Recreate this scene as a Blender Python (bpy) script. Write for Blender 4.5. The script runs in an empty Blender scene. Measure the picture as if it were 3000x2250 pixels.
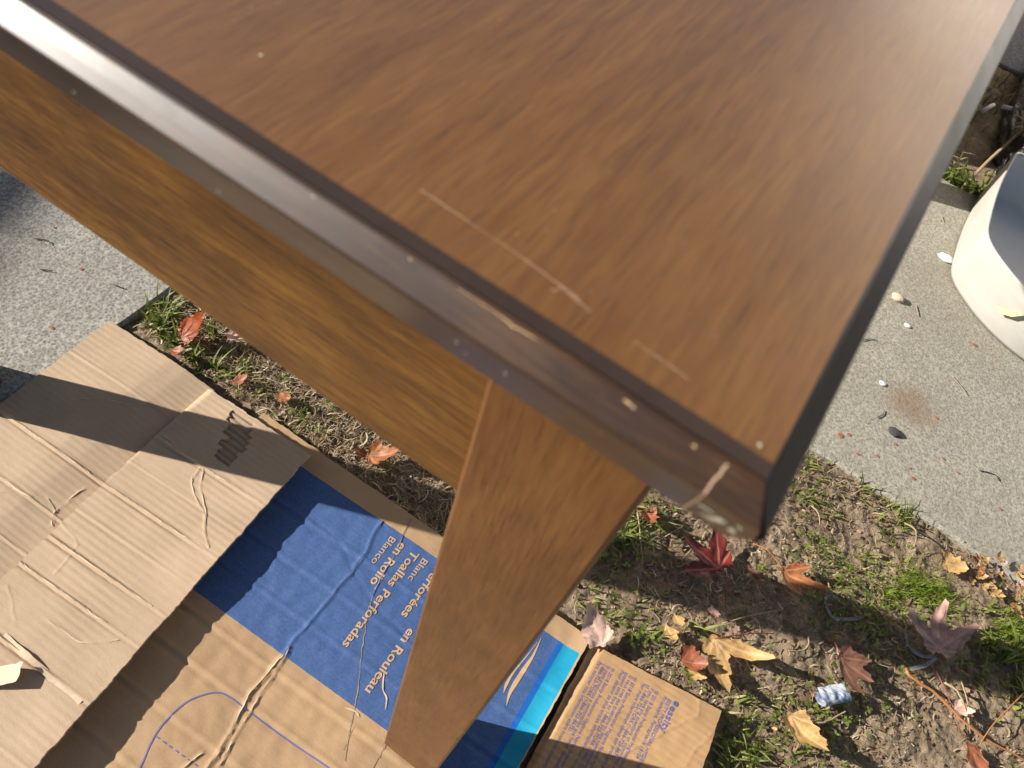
import bpy, bmesh, math, random
import numpy as np
from mathutils import Vector, Matrix, noise
random.seed(7)
scn = bpy.context.scene
col = scn.collection
S = 0.88                       # one layout unit in metres (camera height is one unit)

# ---------------------------------------------------------------- camera
R = ((0.81748733, 0.54603792, 0.18318586),      # camera right, in world axes
     (0.54649709, -0.63500271, -0.54599679),    # camera down
     (-0.18181144, 0.546456, -0.8175148))       # camera forward
cam = bpy.data.cameras.new('camera'); camo = bpy.data.objects.new('camera', cam); col.objects.link(camo)
rx, dn, fw = [Vector(r).normalized() for r in R]
m = Matrix((rx, -dn, -fw)).transposed().to_4x4(); m.translation = Vector((0, 0, S))
camo.matrix_world = m
cam.sensor_fit = 'HORIZONTAL'; cam.sensor_width = 36; cam.lens = 2253 / 3000 * 36
cam.clip_start = 0.01; cam.clip_end = 2000
cam.dof.use_dof = True; cam.dof.focus_distance = 1.06 * S; cam.dof.aperture_fstop = 16.0
scn.camera = camo
# ---------------------------------------------------------------- sky, sun, exposure
EL = math.radians(23.0)
AZ = math.atan2(-0.4, -1.0)                    # towards the sun, in the ground plane
sd = Vector((math.cos(AZ) * math.cos(EL), math.sin(AZ) * math.cos(EL), math.sin(EL)))
w = bpy.data.worlds.new('World'); scn.world = w; w.use_nodes = True
nt = w.node_tree; bg = nt.nodes['Background']
sky = nt.nodes.new('ShaderNodeTexSky'); sky.sky_type = 'NISHITA'; sky.sun_disc = False
sky.sun_elevation = EL; sky.sun_rotation = math.atan2(sd.x, sd.y)
nt.links.new(sky.outputs[0], bg.inputs[0]); bg.inputs[1].default_value = 0.05
sl = bpy.data.lights.new('sun', 'SUN'); sl.energy = 5.0; sl.angle = math.radians(0.53); sl.color = (1, 0.945, 0.865)
so = bpy.data.objects.new('sun', sl); col.objects.link(so)
so.rotation_mode = 'QUATERNION'; so.rotation_quaternion = (-sd).to_track_quat('-Z', 'Y')
scn.view_settings.view_transform = 'Standard'; scn.view_settings.look = 'None'
scn.view_settings.gamma = 1; scn.view_settings.exposure = 0.97

# ---------------------------------------------------------------- helpers
def tag(o, label=None, cat=None, group=None, kind=None):
    for k, v in (('label', label), ('category', cat), ('group', group), ('kind', kind)):
        if v: o[k] = v
    return o
def thing(name, label, cat, loc, group=None):
    o = bpy.data.objects.new(name, None); col.objects.link(o); o.location = Vector(loc) * S
    o.empty_display_size = 0.02; o['o'] = tuple(loc)
    return tag(o, label, cat, group)
def org(o):
    while o is not None:
        if 'o' in o: return Vector(o['o'])
        o = o.parent
    return Vector((0, 0, 0))
def mk(name, V, F, mat, parent=None, loc=None, smooth=False, uv=None, attr=None):
    """V in layout units, world axes; children keep the frame of their thing"""
    o0 = org(parent) if parent is not None else Vector(loc or (0, 0, 0))
    A = (np.asarray(V, dtype=np.float64).reshape(-1, 3) - np.array(o0)) * S
    me = bpy.data.meshes.new(name); me.from_pydata(A.tolist() if len(A) < 60000 else A, [], F)
    if smooth: me.polygons.foreach_set('use_smooth', [True] * len(me.polygons))
    if uv is not None:
        ul = me.uv_layers.new(name='UVMap'); idx = np.zeros(len(me.loops), dtype=np.int32)
        me.loops.foreach_get('vertex_index', idx)
        ul.data.foreach_set('uv', np.asarray(uv, dtype=np.float32)[idx].ravel())
    if attr is not None:
        a = me.attributes.new('mask', 'FLOAT', 'POINT'); a.data.foreach_set('value', np.asarray(attr, dtype=np.float32))
    me.materials.append(mat); me.update()
    o = bpy.data.objects.new(name, me); col.objects.link(o)
    if parent is not None: o.parent = parent
    else: o.location = o0 * S
    return o
class MB:
    def __init__(s): s.V = []; s.F = []
    def add(s, V, F):
        b = len(s.V); s.V += [tuple(v) for v in V]; s.F += [tuple(i + b for i in f) for f in F]; return s
    def box(s, x0, x1, y0, y1, z0, z1, b=0.0):
        if b:
            bm = bmesh.new(); bmesh.ops.create_cube(bm, size=1)
            for v in bm.verts:
                v.co = Vector((x0 if v.co.x < 0 else x1, y0 if v.co.y < 0 else y1, z0 if v.co.z < 0 else z1))
            bmesh.ops.bevel(bm, geom=bm.edges[:], offset=b, segments=2, affect='EDGES', profile=0.5)
            bm.verts.index_update()
            s.add([v.co for v in bm.verts], [[v.index for v in f.verts] for f in bm.faces]); bm.free(); return s
        V = [(x, y, z) for z in (z0, z1) for y in (y0, y1) for x in (x0, x1)]
        return s.add(V, [(0, 2, 3, 1), (4, 5, 7, 6), (0, 1, 5, 4), (2, 6, 7, 3), (0, 4, 6, 2), (1, 3, 7, 5)])
    def tube(s, P, r, n=6):
        P = [Vector(p) for p in P]; rr = r if isinstance(r, (list, tuple)) else [r] * len(P); V = []; F = []
        for i, p in enumerate(P):
            t = (P[min(i + 1, len(P) - 1)] - P[max(i - 1, 0)]).normalized()
            a = t.cross(Vector((0.1, 0.2, 1))).normalized(); b = t.cross(a)
            V += [p + (a * math.cos(k * math.tau / n) + b * math.sin(k * math.tau / n)) * rr[i] for k in range(n)]
        for i in range(len(P) - 1):
            for k in range(n):
                F.append((i * n + k, i * n + (k + 1) % n, (i + 1) * n + (k + 1) % n, (i + 1) * n + k))
        F += [tuple(range(n - 1, -1, -1)), tuple((len(P) - 1) * n + k for k in range(n))]
        return s.add(V, F)
    def strip(s, P, wd, up=0.0):
        """flat band along P lying in the ground plane (widths per point)"""
        P = [Vector(p) for p in P]; V = []; n = len(P)
        for i, p in enumerate(P):
            t = P[min(i + 1, n - 1)] - P[max(i - 1, 0)]; nn = Vector((-t.y, t.x, 0)); nn.normalize()
            h = (wd[i] if isinstance(wd, (list, tuple)) else wd) / 2
            V += [p + nn * h + Vector((0, 0, up)), p - nn * h + Vector((0, 0, up))]
        return s.add(V, [(2 * i, 2 * i + 1, 2 * i + 3, 2 * i + 2) for i in range(n - 1)])
    def build(s, name, mat, parent=None, loc=None, smooth=False):
        return mk(name, s.V, s.F, mat, parent, loc, smooth)
def smoothpath(P, k=5):
    P = [Vector(p) for p in P]; out = []
    for i in range(len(P) - 1):
        p0, p1, p2, p3 = P[max(i - 1, 0)], P[i], P[i + 1], P[min(i + 2, len(P) - 1)]
        for j in range(k):
            t = j / k
            out.append(0.5 * ((2 * p1) + (p2 - p0) * t + (2 * p0 - 5 * p1 + 4 * p2 - p3) * t * t + (3 * p1 - p0 - 3 * p2 + p3) * t ** 3))
    return out + [P[-1]]

# ---------------------------------------------------------------- materials
class NG:
    def __init__(s, name):
        s.m = bpy.data.materials.new(name); s.m.use_nodes = True; s.t = s.m.node_tree
        s.p = s.t.nodes['Principled BSDF']; s.tc = s.n('ShaderNodeTexCoord')
    def n(s, typ, **kw):
        nd = s.t.nodes.new(typ)
        for k, v in kw.items(): setattr(nd, k, v)
        return nd
    def l(s, a, b): s.t.links.new(a, b)
    def mapping(s, scale=(1, 1, 1), src='Object', loc=(0, 0, 0), rot=(0, 0, 0)):
        mp = s.n('ShaderNodeMapping'); s.l(s.tc.outputs[src], mp.inputs[0])
        mp.inputs['Scale'].default_value = scale; mp.inputs['Location'].default_value = loc; mp.inputs['Rotation'].default_value = rot
        return mp.outputs[0]
    def noise(s, vec, scale, detail=4, rough=0.6, dist=0.0):
        nd = s.n('ShaderNodeTexNoise'); s.l(vec, nd.inputs['Vector'])
        nd.inputs['Scale'].default_value = scale; nd.inputs['Detail'].default_value = detail
        nd.inputs['Roughness'].default_value = rough; nd.inputs['Distortion'].default_value = dist
        return nd.outputs['Fac']
    def ramp(s, fac, stops, interp='LINEAR'):
        r = s.n('ShaderNodeValToRGB'); s.l(fac, r.inputs[0]); r.color_ramp.interpolation = interp
        e = r.color_ramp.elements
        while len(e) < len(stops): e.new(0.5)
        for i, (p, c) in enumerate(stops):
            e[i].position = p; e[i].color = (c, c, c, 1) if isinstance(c, (int, float)) else (*c, 1)
        return r.outputs[0]
    def math(s, op, a, b=None, c=None):
        nd = s.n('ShaderNodeMath', operation=op)
        for i, x in enumerate((a, b, c)):
            if x is None: continue
            if isinstance(x, (int, float)): nd.inputs[i].default_value = x
            else: s.l(x, nd.inputs[i])
        return nd.outputs[0]
    def mix(s, fac, a, b, mode='MIX'):
        nd = s.n('ShaderNodeMix', data_type='RGBA', blend_type=mode)
        for sock, x in ((nd.inputs[0], fac), (nd.inputs[6], a), (nd.inputs[7], b)):
            if isinstance(x, (int, float)): sock.default_value = x
            elif isinstance(x, tuple): sock.default_value = (*x, 1)
            else: s.l(x, sock)
        return nd.outputs[2]
    def bump(s, h, strength=0.5, dist=0.001, prev=None):
        b = s.n('ShaderNodeBump'); b.inputs['Strength'].default_value = strength; b.inputs['Distance'].default_value = dist
        s.l(h, b.inputs['Height'])
        if prev is not None: s.l(prev, b.inputs['Normal'])
        s.l(b.outputs[0], s.p.inputs['Normal']); return b.outputs[0]
    def set(s, color=None, rough=None, spec=None, coat=None, coatr=None):
        for key, x in (('Base Color', color), ('Roughness', rough), ('Specular IOR Level', spec), ('Coat Weight', coat), ('Coat Roughness', coatr)):
            if x is None: continue
            if isinstance(x, tuple): s.p.inputs[key].default_value = (*x, 1)
            elif isinstance(x, (int, float)): s.p.inputs[key].default_value = x
            else: s.l(x, s.p.inputs[key])
        return s.m
def flat(name, c, rough=0.6, spec=0.5, var=0.15, scale=60):
    g = NG(name); f = g.noise(g.mapping(), scale, 3)
    return g.set(g.mix(f, tuple(x * (1 - var) for x in c), tuple(min(1, x * (1 + var)) for x in c)), rough, spec)

def wood(name, ax, c0, c1, c2, rough=0.36, coat=0.25, width=420, length=22, blotch=0.25, bscale=(34, 9), spread=0.13):
    """stained wood, grain along axis ax: long fine pores over a broader figure and cloudy blotches"""
    def sc(a_, l_): q = [a_, a_, a_]; q[ax] = l_; return tuple(q)
    g = NG(name)
    fig = g.noise(g.mapping(sc(width / 6, length / 4)), 1.0, 4, 0.6, 0.4)
    por = g.noise(g.mapping(sc(width, length), loc=(3, 1, 7)), 1.0, 4, 0.7)
    por2 = g.noise(g.mapping(sc(width * 2.6, length * 2.2), loc=(5, 2, 4)), 1.0, 3, 0.7)
    big = g.noise(g.mapping(sc(*bscale), loc=(1, 8, 2)), 1.0, 5, 0.65)
    t = g.math('ADD', g.math('ADD', g.math('MULTIPLY', fig, 0.18), g.math('MULTIPLY', por2, 0.32)), g.math('ADD', g.math('MULTIPLY', por, 0.5 - blotch), g.math('MULTIPLY', big, blotch)))
    colr = g.ramp(t, [(0.5 - spread, c0), (0.5, c1), (0.5 + spread, c2)])
    colr = g.mix(g.ramp(por2, [(0.28, 0.55), (0.40, 0.0)]), colr, tuple(x * 0.55 for x in c0))
    sm = g.noise(g.mapping((1, 1, 1), loc=(9, 4, 2)), 22.0, 5, 0.7); du = g.noise(g.mapping((1, 1, 1), loc=(2, 4, 6)), 520.0, 2, 0.5)
    colr = g.mix(g.ramp(du, [(0.74, 0.0), (0.80, 0.35)]), colr, (0.42, 0.33, 0.24))
    g.set(colr, g.ramp(sm, [(0.3, rough - 0.06), (0.7, rough + 0.1)]), 0.5, coat, 0.30)
    g.bump(por2, 0.10, 0.0003); return g.m
M = {}
M['top'] = wood('walnut_veneer', 1, (0.088, 0.032, 0.005), (0.168, 0.068, 0.010), (0.255, 0.115, 0.021), 0.38, 1.0, 640, 34, 0.16, (26, 7), 0.165)
M['top'].node_tree.nodes['Principled BSDF'].inputs['Specular IOR Level'].default_value = 0.65
M['front'] = wood('stained_wood_along', 0, (0.042, 0.016, 0.003), (0.115, 0.047, 0.0068), (0.235, 0.107, 0.016), 0.45, 0.12, 260, 26, 0.32, (38, 14), 0.14)
M['leg'] = wood('stained_wood_upright', 2, (0.058, 0.020, 0.0045), (0.118, 0.046, 0.010), (0.19, 0.082, 0.020), 0.44, 0.2, 300, 20, 0.36, (26, 9), 0.16)
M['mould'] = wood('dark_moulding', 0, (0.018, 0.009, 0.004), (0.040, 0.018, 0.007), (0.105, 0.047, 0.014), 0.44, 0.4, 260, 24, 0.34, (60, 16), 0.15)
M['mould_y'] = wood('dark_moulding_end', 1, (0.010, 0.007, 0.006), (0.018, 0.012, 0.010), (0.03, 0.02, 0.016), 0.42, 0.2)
M['seam'] = flat('dark_inlay', (0.045, 0.028, 0.02), 0.34, 0.5, 0.25, 80)
M['rawwood'] = flat('bare_wood', (0.62, 0.40, 0.20), 0.8, 0.2, 0.3, 400)
M['chip'] = flat('pale_chip', (0.62, 0.58, 0.42), 0.7, 0.3, 0.3, 500)
M['scratch'] = flat('scratch_mark', (0.46, 0.31, 0.21), 0.7, 0.3, 0.4, 300)

def cardboard(name, base, blue=False):
    g = NG(name); v = g.mapping()
    fib = g.noise(g.mapping((1, 2.2, 1)), 420, 3, 0.7); blot = g.noise(v, 16, 5, 0.65)
    speck = g.noise(g.mapping(loc=(4, 4, 4)), 900, 2, 0.5)
    t = g.math('ADD', g.math('MULTIPLY', fib, 0.35), g.math('MULTIPLY', blot, 0.65))
    c = g.ramp(t, [(0.3, tuple(x * 0.84 for x in base)), (0.7, tuple(x * 1.12 for x in base))])
    c = g.mix(g.ramp(speck, [(0.68, 0.0), (0.78, 0.35)]), c, (0.16, 0.10, 0.05))
    tear = g.n('ShaderNodeAttribute', attribute_name='mask')
    if blue:
        uv = g.n('ShaderNodeUVMap'); sp = g.n('ShaderNodeSeparateXYZ'); g.l(uv.outputs[0], sp.inputs[0])
        wob = g.math('MULTIPLY', g.math('SUBTRACT', g.noise(v, 260, 2), 0.5), 0.0010)
        U = g.math('ADD', sp.outputs[0], wob); Vv = g.math('ADD', sp.outputs[1], wob)
        def between(x, a, b): return g.math('MULTIPLY', g.math('GREATER_THAN', x, a), g.math('LESS_THAN', x, b))
        inV = between(Vv, -0.2085, 0.0)
        wear = g.ramp(g.noise(g.mapping(loc=(1, 5, 2)), 700, 3, 0.75), [(0.62, 1.0), (0.70, 0.55)])
        ink = g.ramp(g.noise(g.mapping((1, 1.6, 1)), 300, 3, 0.7), [(0.3, (0.042, 0.092, 0.235)), (0.7, (0.068, 0.130, 0.30))])
        c = g.mix(g.math('MULTIPLY', g.math('MULTIPLY', inV, between(U, -0.40, 0.427)), wear), c, ink)
        c = g.mix(g.math('MULTIPLY', inV, between(U, 0.4195, 0.4275)), c, (0.01, 0.11, 0.42))
        c = g.mix(g.math('MULTIPLY', inV, between(U, 0.4270, 0.4500)), c, g.ramp(blot, [(0.3, (0.005, 0.23, 0.38)), (0.7, (0.015, 0.30, 0.46))]))
    c = g.mix(g.ramp(tear.outputs['Fac'], [(0.0, 0.0), (1.0, 1.0)]), c, tuple(min(1, x * 0.72) for x in base))
    g.set(c, 0.82 if not blue else 0.62, 0.25)
    sep = g.n('ShaderNodeSeparateXYZ'); g.l(v, sep.inputs[0])
    ph = g.math('MULTIPLY', g.math('ADD', sep.outputs[1], g.math('MULTIPLY', sep.outputs[0], -0.03)), math.tau / 0.0078)
    wave = g.math('MULTIPLY', g.math('SINE', ph), g.ramp(g.noise(v, 10, 3), [(0.35, 0.1), (0.65, 1.0)]))
    b = g.bump(wave, 0.36 if not blue else 0.07, 0.0006); b = g.bump(g.noise(g.mapping((1, 3.5, 1), loc=(2, 6, 1)), 90, 4, 0.7), 0.28, 0.0012, b)
    g.bump(fib, 0.35, 0.0005, b)
    return g.m
M['card_in'] = cardboard('cardboard_inside', (0.46, 0.335, 0.222))
M['card_print'] = cardboard('cardboard_printed', (0.43, 0.28, 0.155), True)
M['card_out'] = cardboard('cardboard_outside', (0.45, 0.275, 0.135))
M['print_tan'] = flat('tan_print', (0.55, 0.36, 0.20), 0.7, 0.3)
M['print_blue'] = flat('blue_print', (0.12, 0.125, 0.34), 0.7, 0.3)
M['tape'] = flat('tape_residue', (0.335, 0.255, 0.18), 0.6, 0.3, 0.5, 400)
M['paperback'] = flat('torn_paper', (0.60, 0.47, 0.33), 0.9, 0.1, 0.25, 250)

def concrete(name, ca, cb, cc, stain=None):
    g = NG(name); v = g.mapping()
    a = g.noise(v, 330, 4, 0.75); b = g.noise(g.mapping(loc=(7, 3, 1)), 120, 3, 0.7); big = g.noise(v, 5, 5, 0.65)
    vo = g.n('ShaderNodeTexVoronoi'); g.l(v, vo.inputs['Vector']); vo.inputs['Scale'].default_value = 240
    t = g.math('ADD', g.math('MULTIPLY', a, 0.55), g.math('ADD', g.math('MULTIPLY', b, 0.3), g.math('MULTIPLY', vo.outputs['Distance'], 0.22)))
    c = g.ramp(t, [(0.38, ca), (0.52, cb), (0.66, cc)])
    c = g.mix(g.ramp(big, [(0.32, 0.45), (0.68, 0.0)]), c, (0.20, 0.175, 0.14))
    pit = g.noise(g.mapping(loc=(2, 2, 9)), 95, 2, 0.6)
    c = g.mix(g.ramp(pit, [(0.70, 0.0), (0.76, 0.6)]), c, (0.06, 0.055, 0.05))
    st = g.noise(g.mapping(loc=(5.3, 1.2, 0)), 9, 3, 0.5)
    c = g.mix(g.ramp(st, [(0.66, 0.0), (0.78, 0.3)]), c, (0.25, 0.15, 0.08))
    if stain:
        vm = g.n('ShaderNodeVectorMath', operation='DISTANCE'); g.l(v, vm.inputs[0]); vm.inputs[1].default_value = stain
        dd = g.math('ADD', vm.outputs['Value'], g.math('MULTIPLY', g.noise(v, 30, 4), 0.05)); c = g.mix(g.ramp(dd, [(0.04, 0.5), (0.075, 0.0)]), c, (0.22, 0.12, 0.06))
    g.set(c, 0.9, 0.2); bb = g.bump(t, 0.55, 0.0018); g.bump(pit, 0.3, 0.002, bb)
    return g.m
M['conc'] = concrete('weathered_concrete', (0.16, 0.147, 0.114), (0.325, 0.302, 0.243), (0.48, 0.45, 0.375), (.350 * S, 1.10 * S, 0))
M['conc_grey'] = concrete('grey_concrete', (0.115, 0.110, 0.098), (0.31, 0.297, 0.26), (0.55, 0.528, 0.465))
M['asph'] = concrete('asphalt', (0.06, 0.06, 0.065), (0.13, 0.135, 0.15), (0.26, 0.27, 0.30))
def soil():
    g = NG('soil'); v = g.mapping(); a = g.noise(v, 45, 6, 0.7); b = g.noise(v, 300, 4, 0.75); big = g.noise(v, 7, 4)
    t = g.math('ADD', g.math('MULTIPLY', a, 0.4), g.math('ADD', g.math('MULTIPLY', b, 0.35), g.math('MULTIPLY', big, 0.25)))
    c = g.ramp(t, [(0.36, (0.11, 0.079, 0.050)), (0.5, (0.25, 0.187, 0.125)), (0.64, (0.43, 0.335, 0.23))])
    g.set(c, 0.95, 0.12); bb = g.bump(a, 0.6, 0.004); g.bump(b, 0.9, 0.0022, bb); return g.m
M['soil'] = soil()
def island(name, stops, rough=0.6, trans=0.0, spec=0.3):
    g = NG(name); ge = g.n('ShaderNodeNewGeometry'); c = g.ramp(ge.outputs['Random Per Island'], stops)
    n = g.noise(g.mapping(), 150, 3); c = g.mix(g.ramp(n, [(0.3, 0.25), (0.7, 0.0)]), c, (0.03, 0.025, 0.012))
    g.set(c, rough, spec)
    if trans:
        tb = g.n('ShaderNodeBsdfTranslucent'); g.l(c, tb.inputs[0]); mx = g.n('ShaderNodeMixShader'); mx.inputs[0].default_value = trans
        g.l(g.p.outputs[0], mx.inputs[1]); g.l(tb.outputs[0], mx.inputs[2]); g.l(mx.outputs[0], g.t.nodes['Material Output'].inputs[0])
    return g.m
M['grass'] = island('grass_blades', [(0, (0.09, 0.13, 0.02)), (0.45, (0.175, 0.235, 0.038)), (0.8, (0.30, 0.345, 0.08)), (1, (0.40, 0.36, 0.16))], 0.5, 0.35)
M['moss'] = island('fine_bright_grass', [(0, (0.13, 0.20, 0.018)), (0.6, (0.25, 0.345, 0.03)), (1, (0.38, 0.44, 0.07))], 0.5, 0.4)
M['weed'] = island('weed_leaves', [(0, (0.08, 0.12, 0.025)), (0.5, (0.19, 0.25, 0.045)), (1, (0.33, 0.36, 0.09))], 0.5, 0.35)
M['straw'] = island('dry_straw', [(0, (0.20, 0.135, 0.075)), (0.5, (0.36, 0.26, 0.15)), (0.85, (0.50, 0.40, 0.26)), (1, (0.66, 0.58, 0.43))], 0.75, 0.1)
M['clod'] = island('soil_clods', [(0, (0.12, 0.085, 0.055)), (0.6, (0.26, 0.19, 0.13)), (1, (0.42, 0.33, 0.23))], 0.95, 0, 0.1)
def leafmat(name, c, vein, rough=0.5, trans=0.2):
    g = NG(name); at = g.n('ShaderNodeAttribute', attribute_name='mask')
    n = g.noise(g.mapping(), 70, 6, 0.75); n2 = g.noise(g.mapping(loc=(3, 3, 3)), 260, 4, 0.7)
    cc = g.mix(g.ramp(n, [(0.3, 0.0), (0.7, 1.0)]), tuple(x * 0.45 for x in c), tuple(min(1, x * 1.35) for x in c))
    cc = g.mix(g.ramp(n2, [(0.56, 0.0), (0.68, 0.6)]), cc, tuple(x * 0.35 for x in c))
    cc = g.mix(at.outputs['Fac'], cc, vein); g.set(cc, rough, 0.35); g.bump(n2, 0.3, 0.0008)
    tb = g.n('ShaderNodeBsdfTranslucent'); g.l(cc, tb.inputs[0]); mx = g.n('ShaderNodeMixShader'); mx.inputs[0].default_value = trans
    g.l(g.p.outputs[0], mx.inputs[1]); g.l(tb.outputs[0], mx.inputs[2]); g.l(mx.outputs[0], g.t.nodes['Material Output'].inputs[0])
    return g.m
LM = {'crimson': leafmat('crimson_leaf', (0.20, 0.035, 0.030), (0.50, 0.16, 0.12), 0.42),
      'orange': leafmat('orange_leaf', (0.32, 0.12, 0.045), (0.44, 0.20, 0.09)),
      'flame': leafmat('flame_leaf', (0.42, 0.075, 0.008), (0.30, 0.04, 0.01), 0.4, 0.5),
      'tan': leafmat('tan_leaf', (0.50, 0.305, 0.12), (0.62, 0.43, 0.22)),
      'mauve': leafmat('mauve_leaf', (0.50, 0.30, 0.25), (0.58, 0.38, 0.32)),
      'brown': leafmat('brown_leaf', (0.15, 0.07, 0.045), (0.24, 0.12, 0.08)),
      'pink': leafmat('pink_leaf', (0.66, 0.44, 0.35), (0.70, 0.52, 0.44)),
      'rust': leafmat('rust_leaf', (0.30, 0.10, 0.05), (0.42, 0.18, 0.10)),
      'stem_red': flat('red_stem', (0.22, 0.05, 0.04), 0.5), 'stem_tan': flat('tan_stem', (0.42, 0.26, 0.12), 0.6),
      'stem_orange': flat('orange_stem', (0.36, 0.15, 0.045), 0.6)}
M['tub'] = None
g = NG('pale_plastic'); v = g.mapping(); n1 = g.noise(g.mapping((1, 1, 3)), 7, 5, 0.7); n2 = g.noise(v, 90, 4, 0.7)
c = g.ramp(n1, [(0.3, (0.35, 0.337, 0.30)), (0.7, (0.43, 0.416, 0.376))]); c = g.mix(g.ramp(n2, [(0.64, 0), (0.74, 0.35)]), c, (0.36, 0.31, 0.24))
M['tub'] = g.set(c, 0.48, 0.4)
M['sticker'] = flat('yellow_sticker', (0.80, 0.72, 0.30), 0.6)
g = NG('black_plastic_bag'); n1 = g.noise(g.mapping((1, 1, 2.5)), 26, 5, 0.7, 0.6); g.set((0.012, 0.012, 0.014), 0.16, 0.7); g.bump(n1, 0.8, 0.012); M['bag'] = g.m
g = NG('crumpled_wrapper'); n1 = g.noise(g.mapping((1, 3, 1)), 90, 3, 0.7); g.set(g.ramp(n1, [(0.42, (0.13, 0.19, 0.33)), (0.50, (0.36, 0.40, 0.46)), (0.7, (0.58, 0.58, 0.56))]), 0.5, 0.4); g.bump(n1, 0.3, 0.002); M['wrap'] = g.m
M['gauze'] = flat('grey_shred', (0.20, 0.20, 0.20), 0.7, 0.3, 0.35, 200)
M['stone'] = flat('dark_stone', (0.06, 0.058, 0.056), 0.8, 0.3, 0.3, 150)
M['white'] = flat('white_flake', (0.74, 0.73, 0.70), 0.7, 0.3)
M['redbit'] = flat('red_scrap', (0.30, 0.12, 0.07), 0.8, 0.2, 0.5, 300)
M['fence'] = wood('fence_boards', 2, (0.12, 0.09, 0.06), (0.2, 0.15, 0.10), (0.27, 0.21, 0.15), 0.7, 0)
M['box2'] = M['card_out']

# ---------------------------------------------------------------- setting
def sheet(name, x0, x1, y0, y1, z, mat, nx=1, ny=1, zf=None):
    xs = np.linspace(x0, x1, nx + 1); ys = np.linspace(y0, y1, ny + 1)
    V = [(x, y, z + (zf(x, y) if zf else 0)) for y in ys for x in xs]
    F = [(j * (nx + 1) + i, j * (nx + 1) + i + 1, (j + 1) * (nx + 1) + i + 1, (j + 1) * (nx + 1) + i) for j in range(ny) for i in range(nx)]
    return tag(mk(name, V, F, mat, smooth=True), kind='structure')
def soilz(x, y):
    p = Vector((x, y, 0.3))
    h = 0.006 * noise.noise(p * 6) + 0.0026 * noise.noise(p * 24 + Vector((3, 1, 0)))
    c = noise.turbulence(p * 60, 3, False)
    h += 0.0038 * (c - 0.5)
    h += 0.0016 * noise.noise(p * 210) + 0.0012 * abs(noise.noise(p * 120 + Vector((5, 5, 5))))
    # trodden hollow under the cardboard, slightly lower beside the concrete edge
    return h - 0.006 - 0.004 * max(0, 1 - abs(y - 0.885) / 0.03)
sheet('ground', -400, 400, -400, 400, -0.06, M['soil'], 4, 4)
sheet('soil', -0.745, 0.80, 0.30, 0.9, 0, M['soil'], 560, 218, soilz)
sheet('soil_verge', -0.745, 2.6, -1.6, 0.305, -0.012, M['soil'], 60, 40, lambda x, y: 0.008 * noise.noise(Vector((x * 6, y * 6, 0))))
sheet('soil_verge', 0.795, 2.6, 0.30, 0.9, -0.012, M['soil'], 30, 20, lambda x, y: 0.008 * noise.noise(Vector((x * 6, y * 6, 0))))
sheet('soil_verge', -0.745, 2.6, 1.80, 2.46, -0.014, M['soil'], 200, 50, lambda x, y: 0.012 * noise.noise(Vector((x * 9, y * 9, 0))) + 0.005 * noise.noise(Vector((x * 40, y * 40, 0))))
def slab(name, x0, x1, y0, y1, mat, zt=0.0, rag=()):
    """concrete slab with a worn, slightly uneven edge"""
    n = 160; P = []
    for i in range(n): P.append((x0 + (x1 - x0) * i / n, y0, 'y0'))
    for i in range(n): P.append((x1, y0 + (y1 - y0) * i / n, 'x1'))
    for i in range(n): P.append((x1 + (x0 - x1) * i / n, y1, 'y1'))
    for i in range(n): P.append((x0, y1 + (y0 - y1) * i / n, 'x0'))
    V = []; F = []; N = len(P); cx, cy = (x0 + x1) / 2, (y0 + y1) / 2
    for ring, (ins, z) in enumerate(((0.0, zt - 0.07), (0.0, zt - 0.004), (0.005, zt))):
        for x, y, s in P:
            q = 0.006 * noise.noise(Vector((x * 14, y * 14, 0))) + 0.003 * noise.noise(Vector((x * 50, y * 50, 1)))
            d = ins + q
            X = x + (d if abs(x - x0) < 1e-6 else -d if abs(x - x1) < 1e-6 else 0); Y = y + (d if abs(y - y0) < 1e-6 else -d if abs(y - y1) < 1e-6 else 0)
            V.append((X, Y, z))
    for r in range(2):
        for i in range(N): F.append((r * N + i, r * N + (i + 1) % N, (r + 1) * N + (i + 1) % N, (r + 1) * N + i))
    F.append(tuple(2 * N + i for i in range(N)))
    return tag(mk(name, V, F, mat), kind='structure')
slab('concrete_path', -3.4, -0.738, -2.2, 1.80, M['conc_grey'])
slab('sidewalk', -0.732, 3.0, 0.893, 1.80, M['conc'])
slab('street', -3.4, 3.0, 2.46, 6.5, M['asph'], -0.006)

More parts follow.
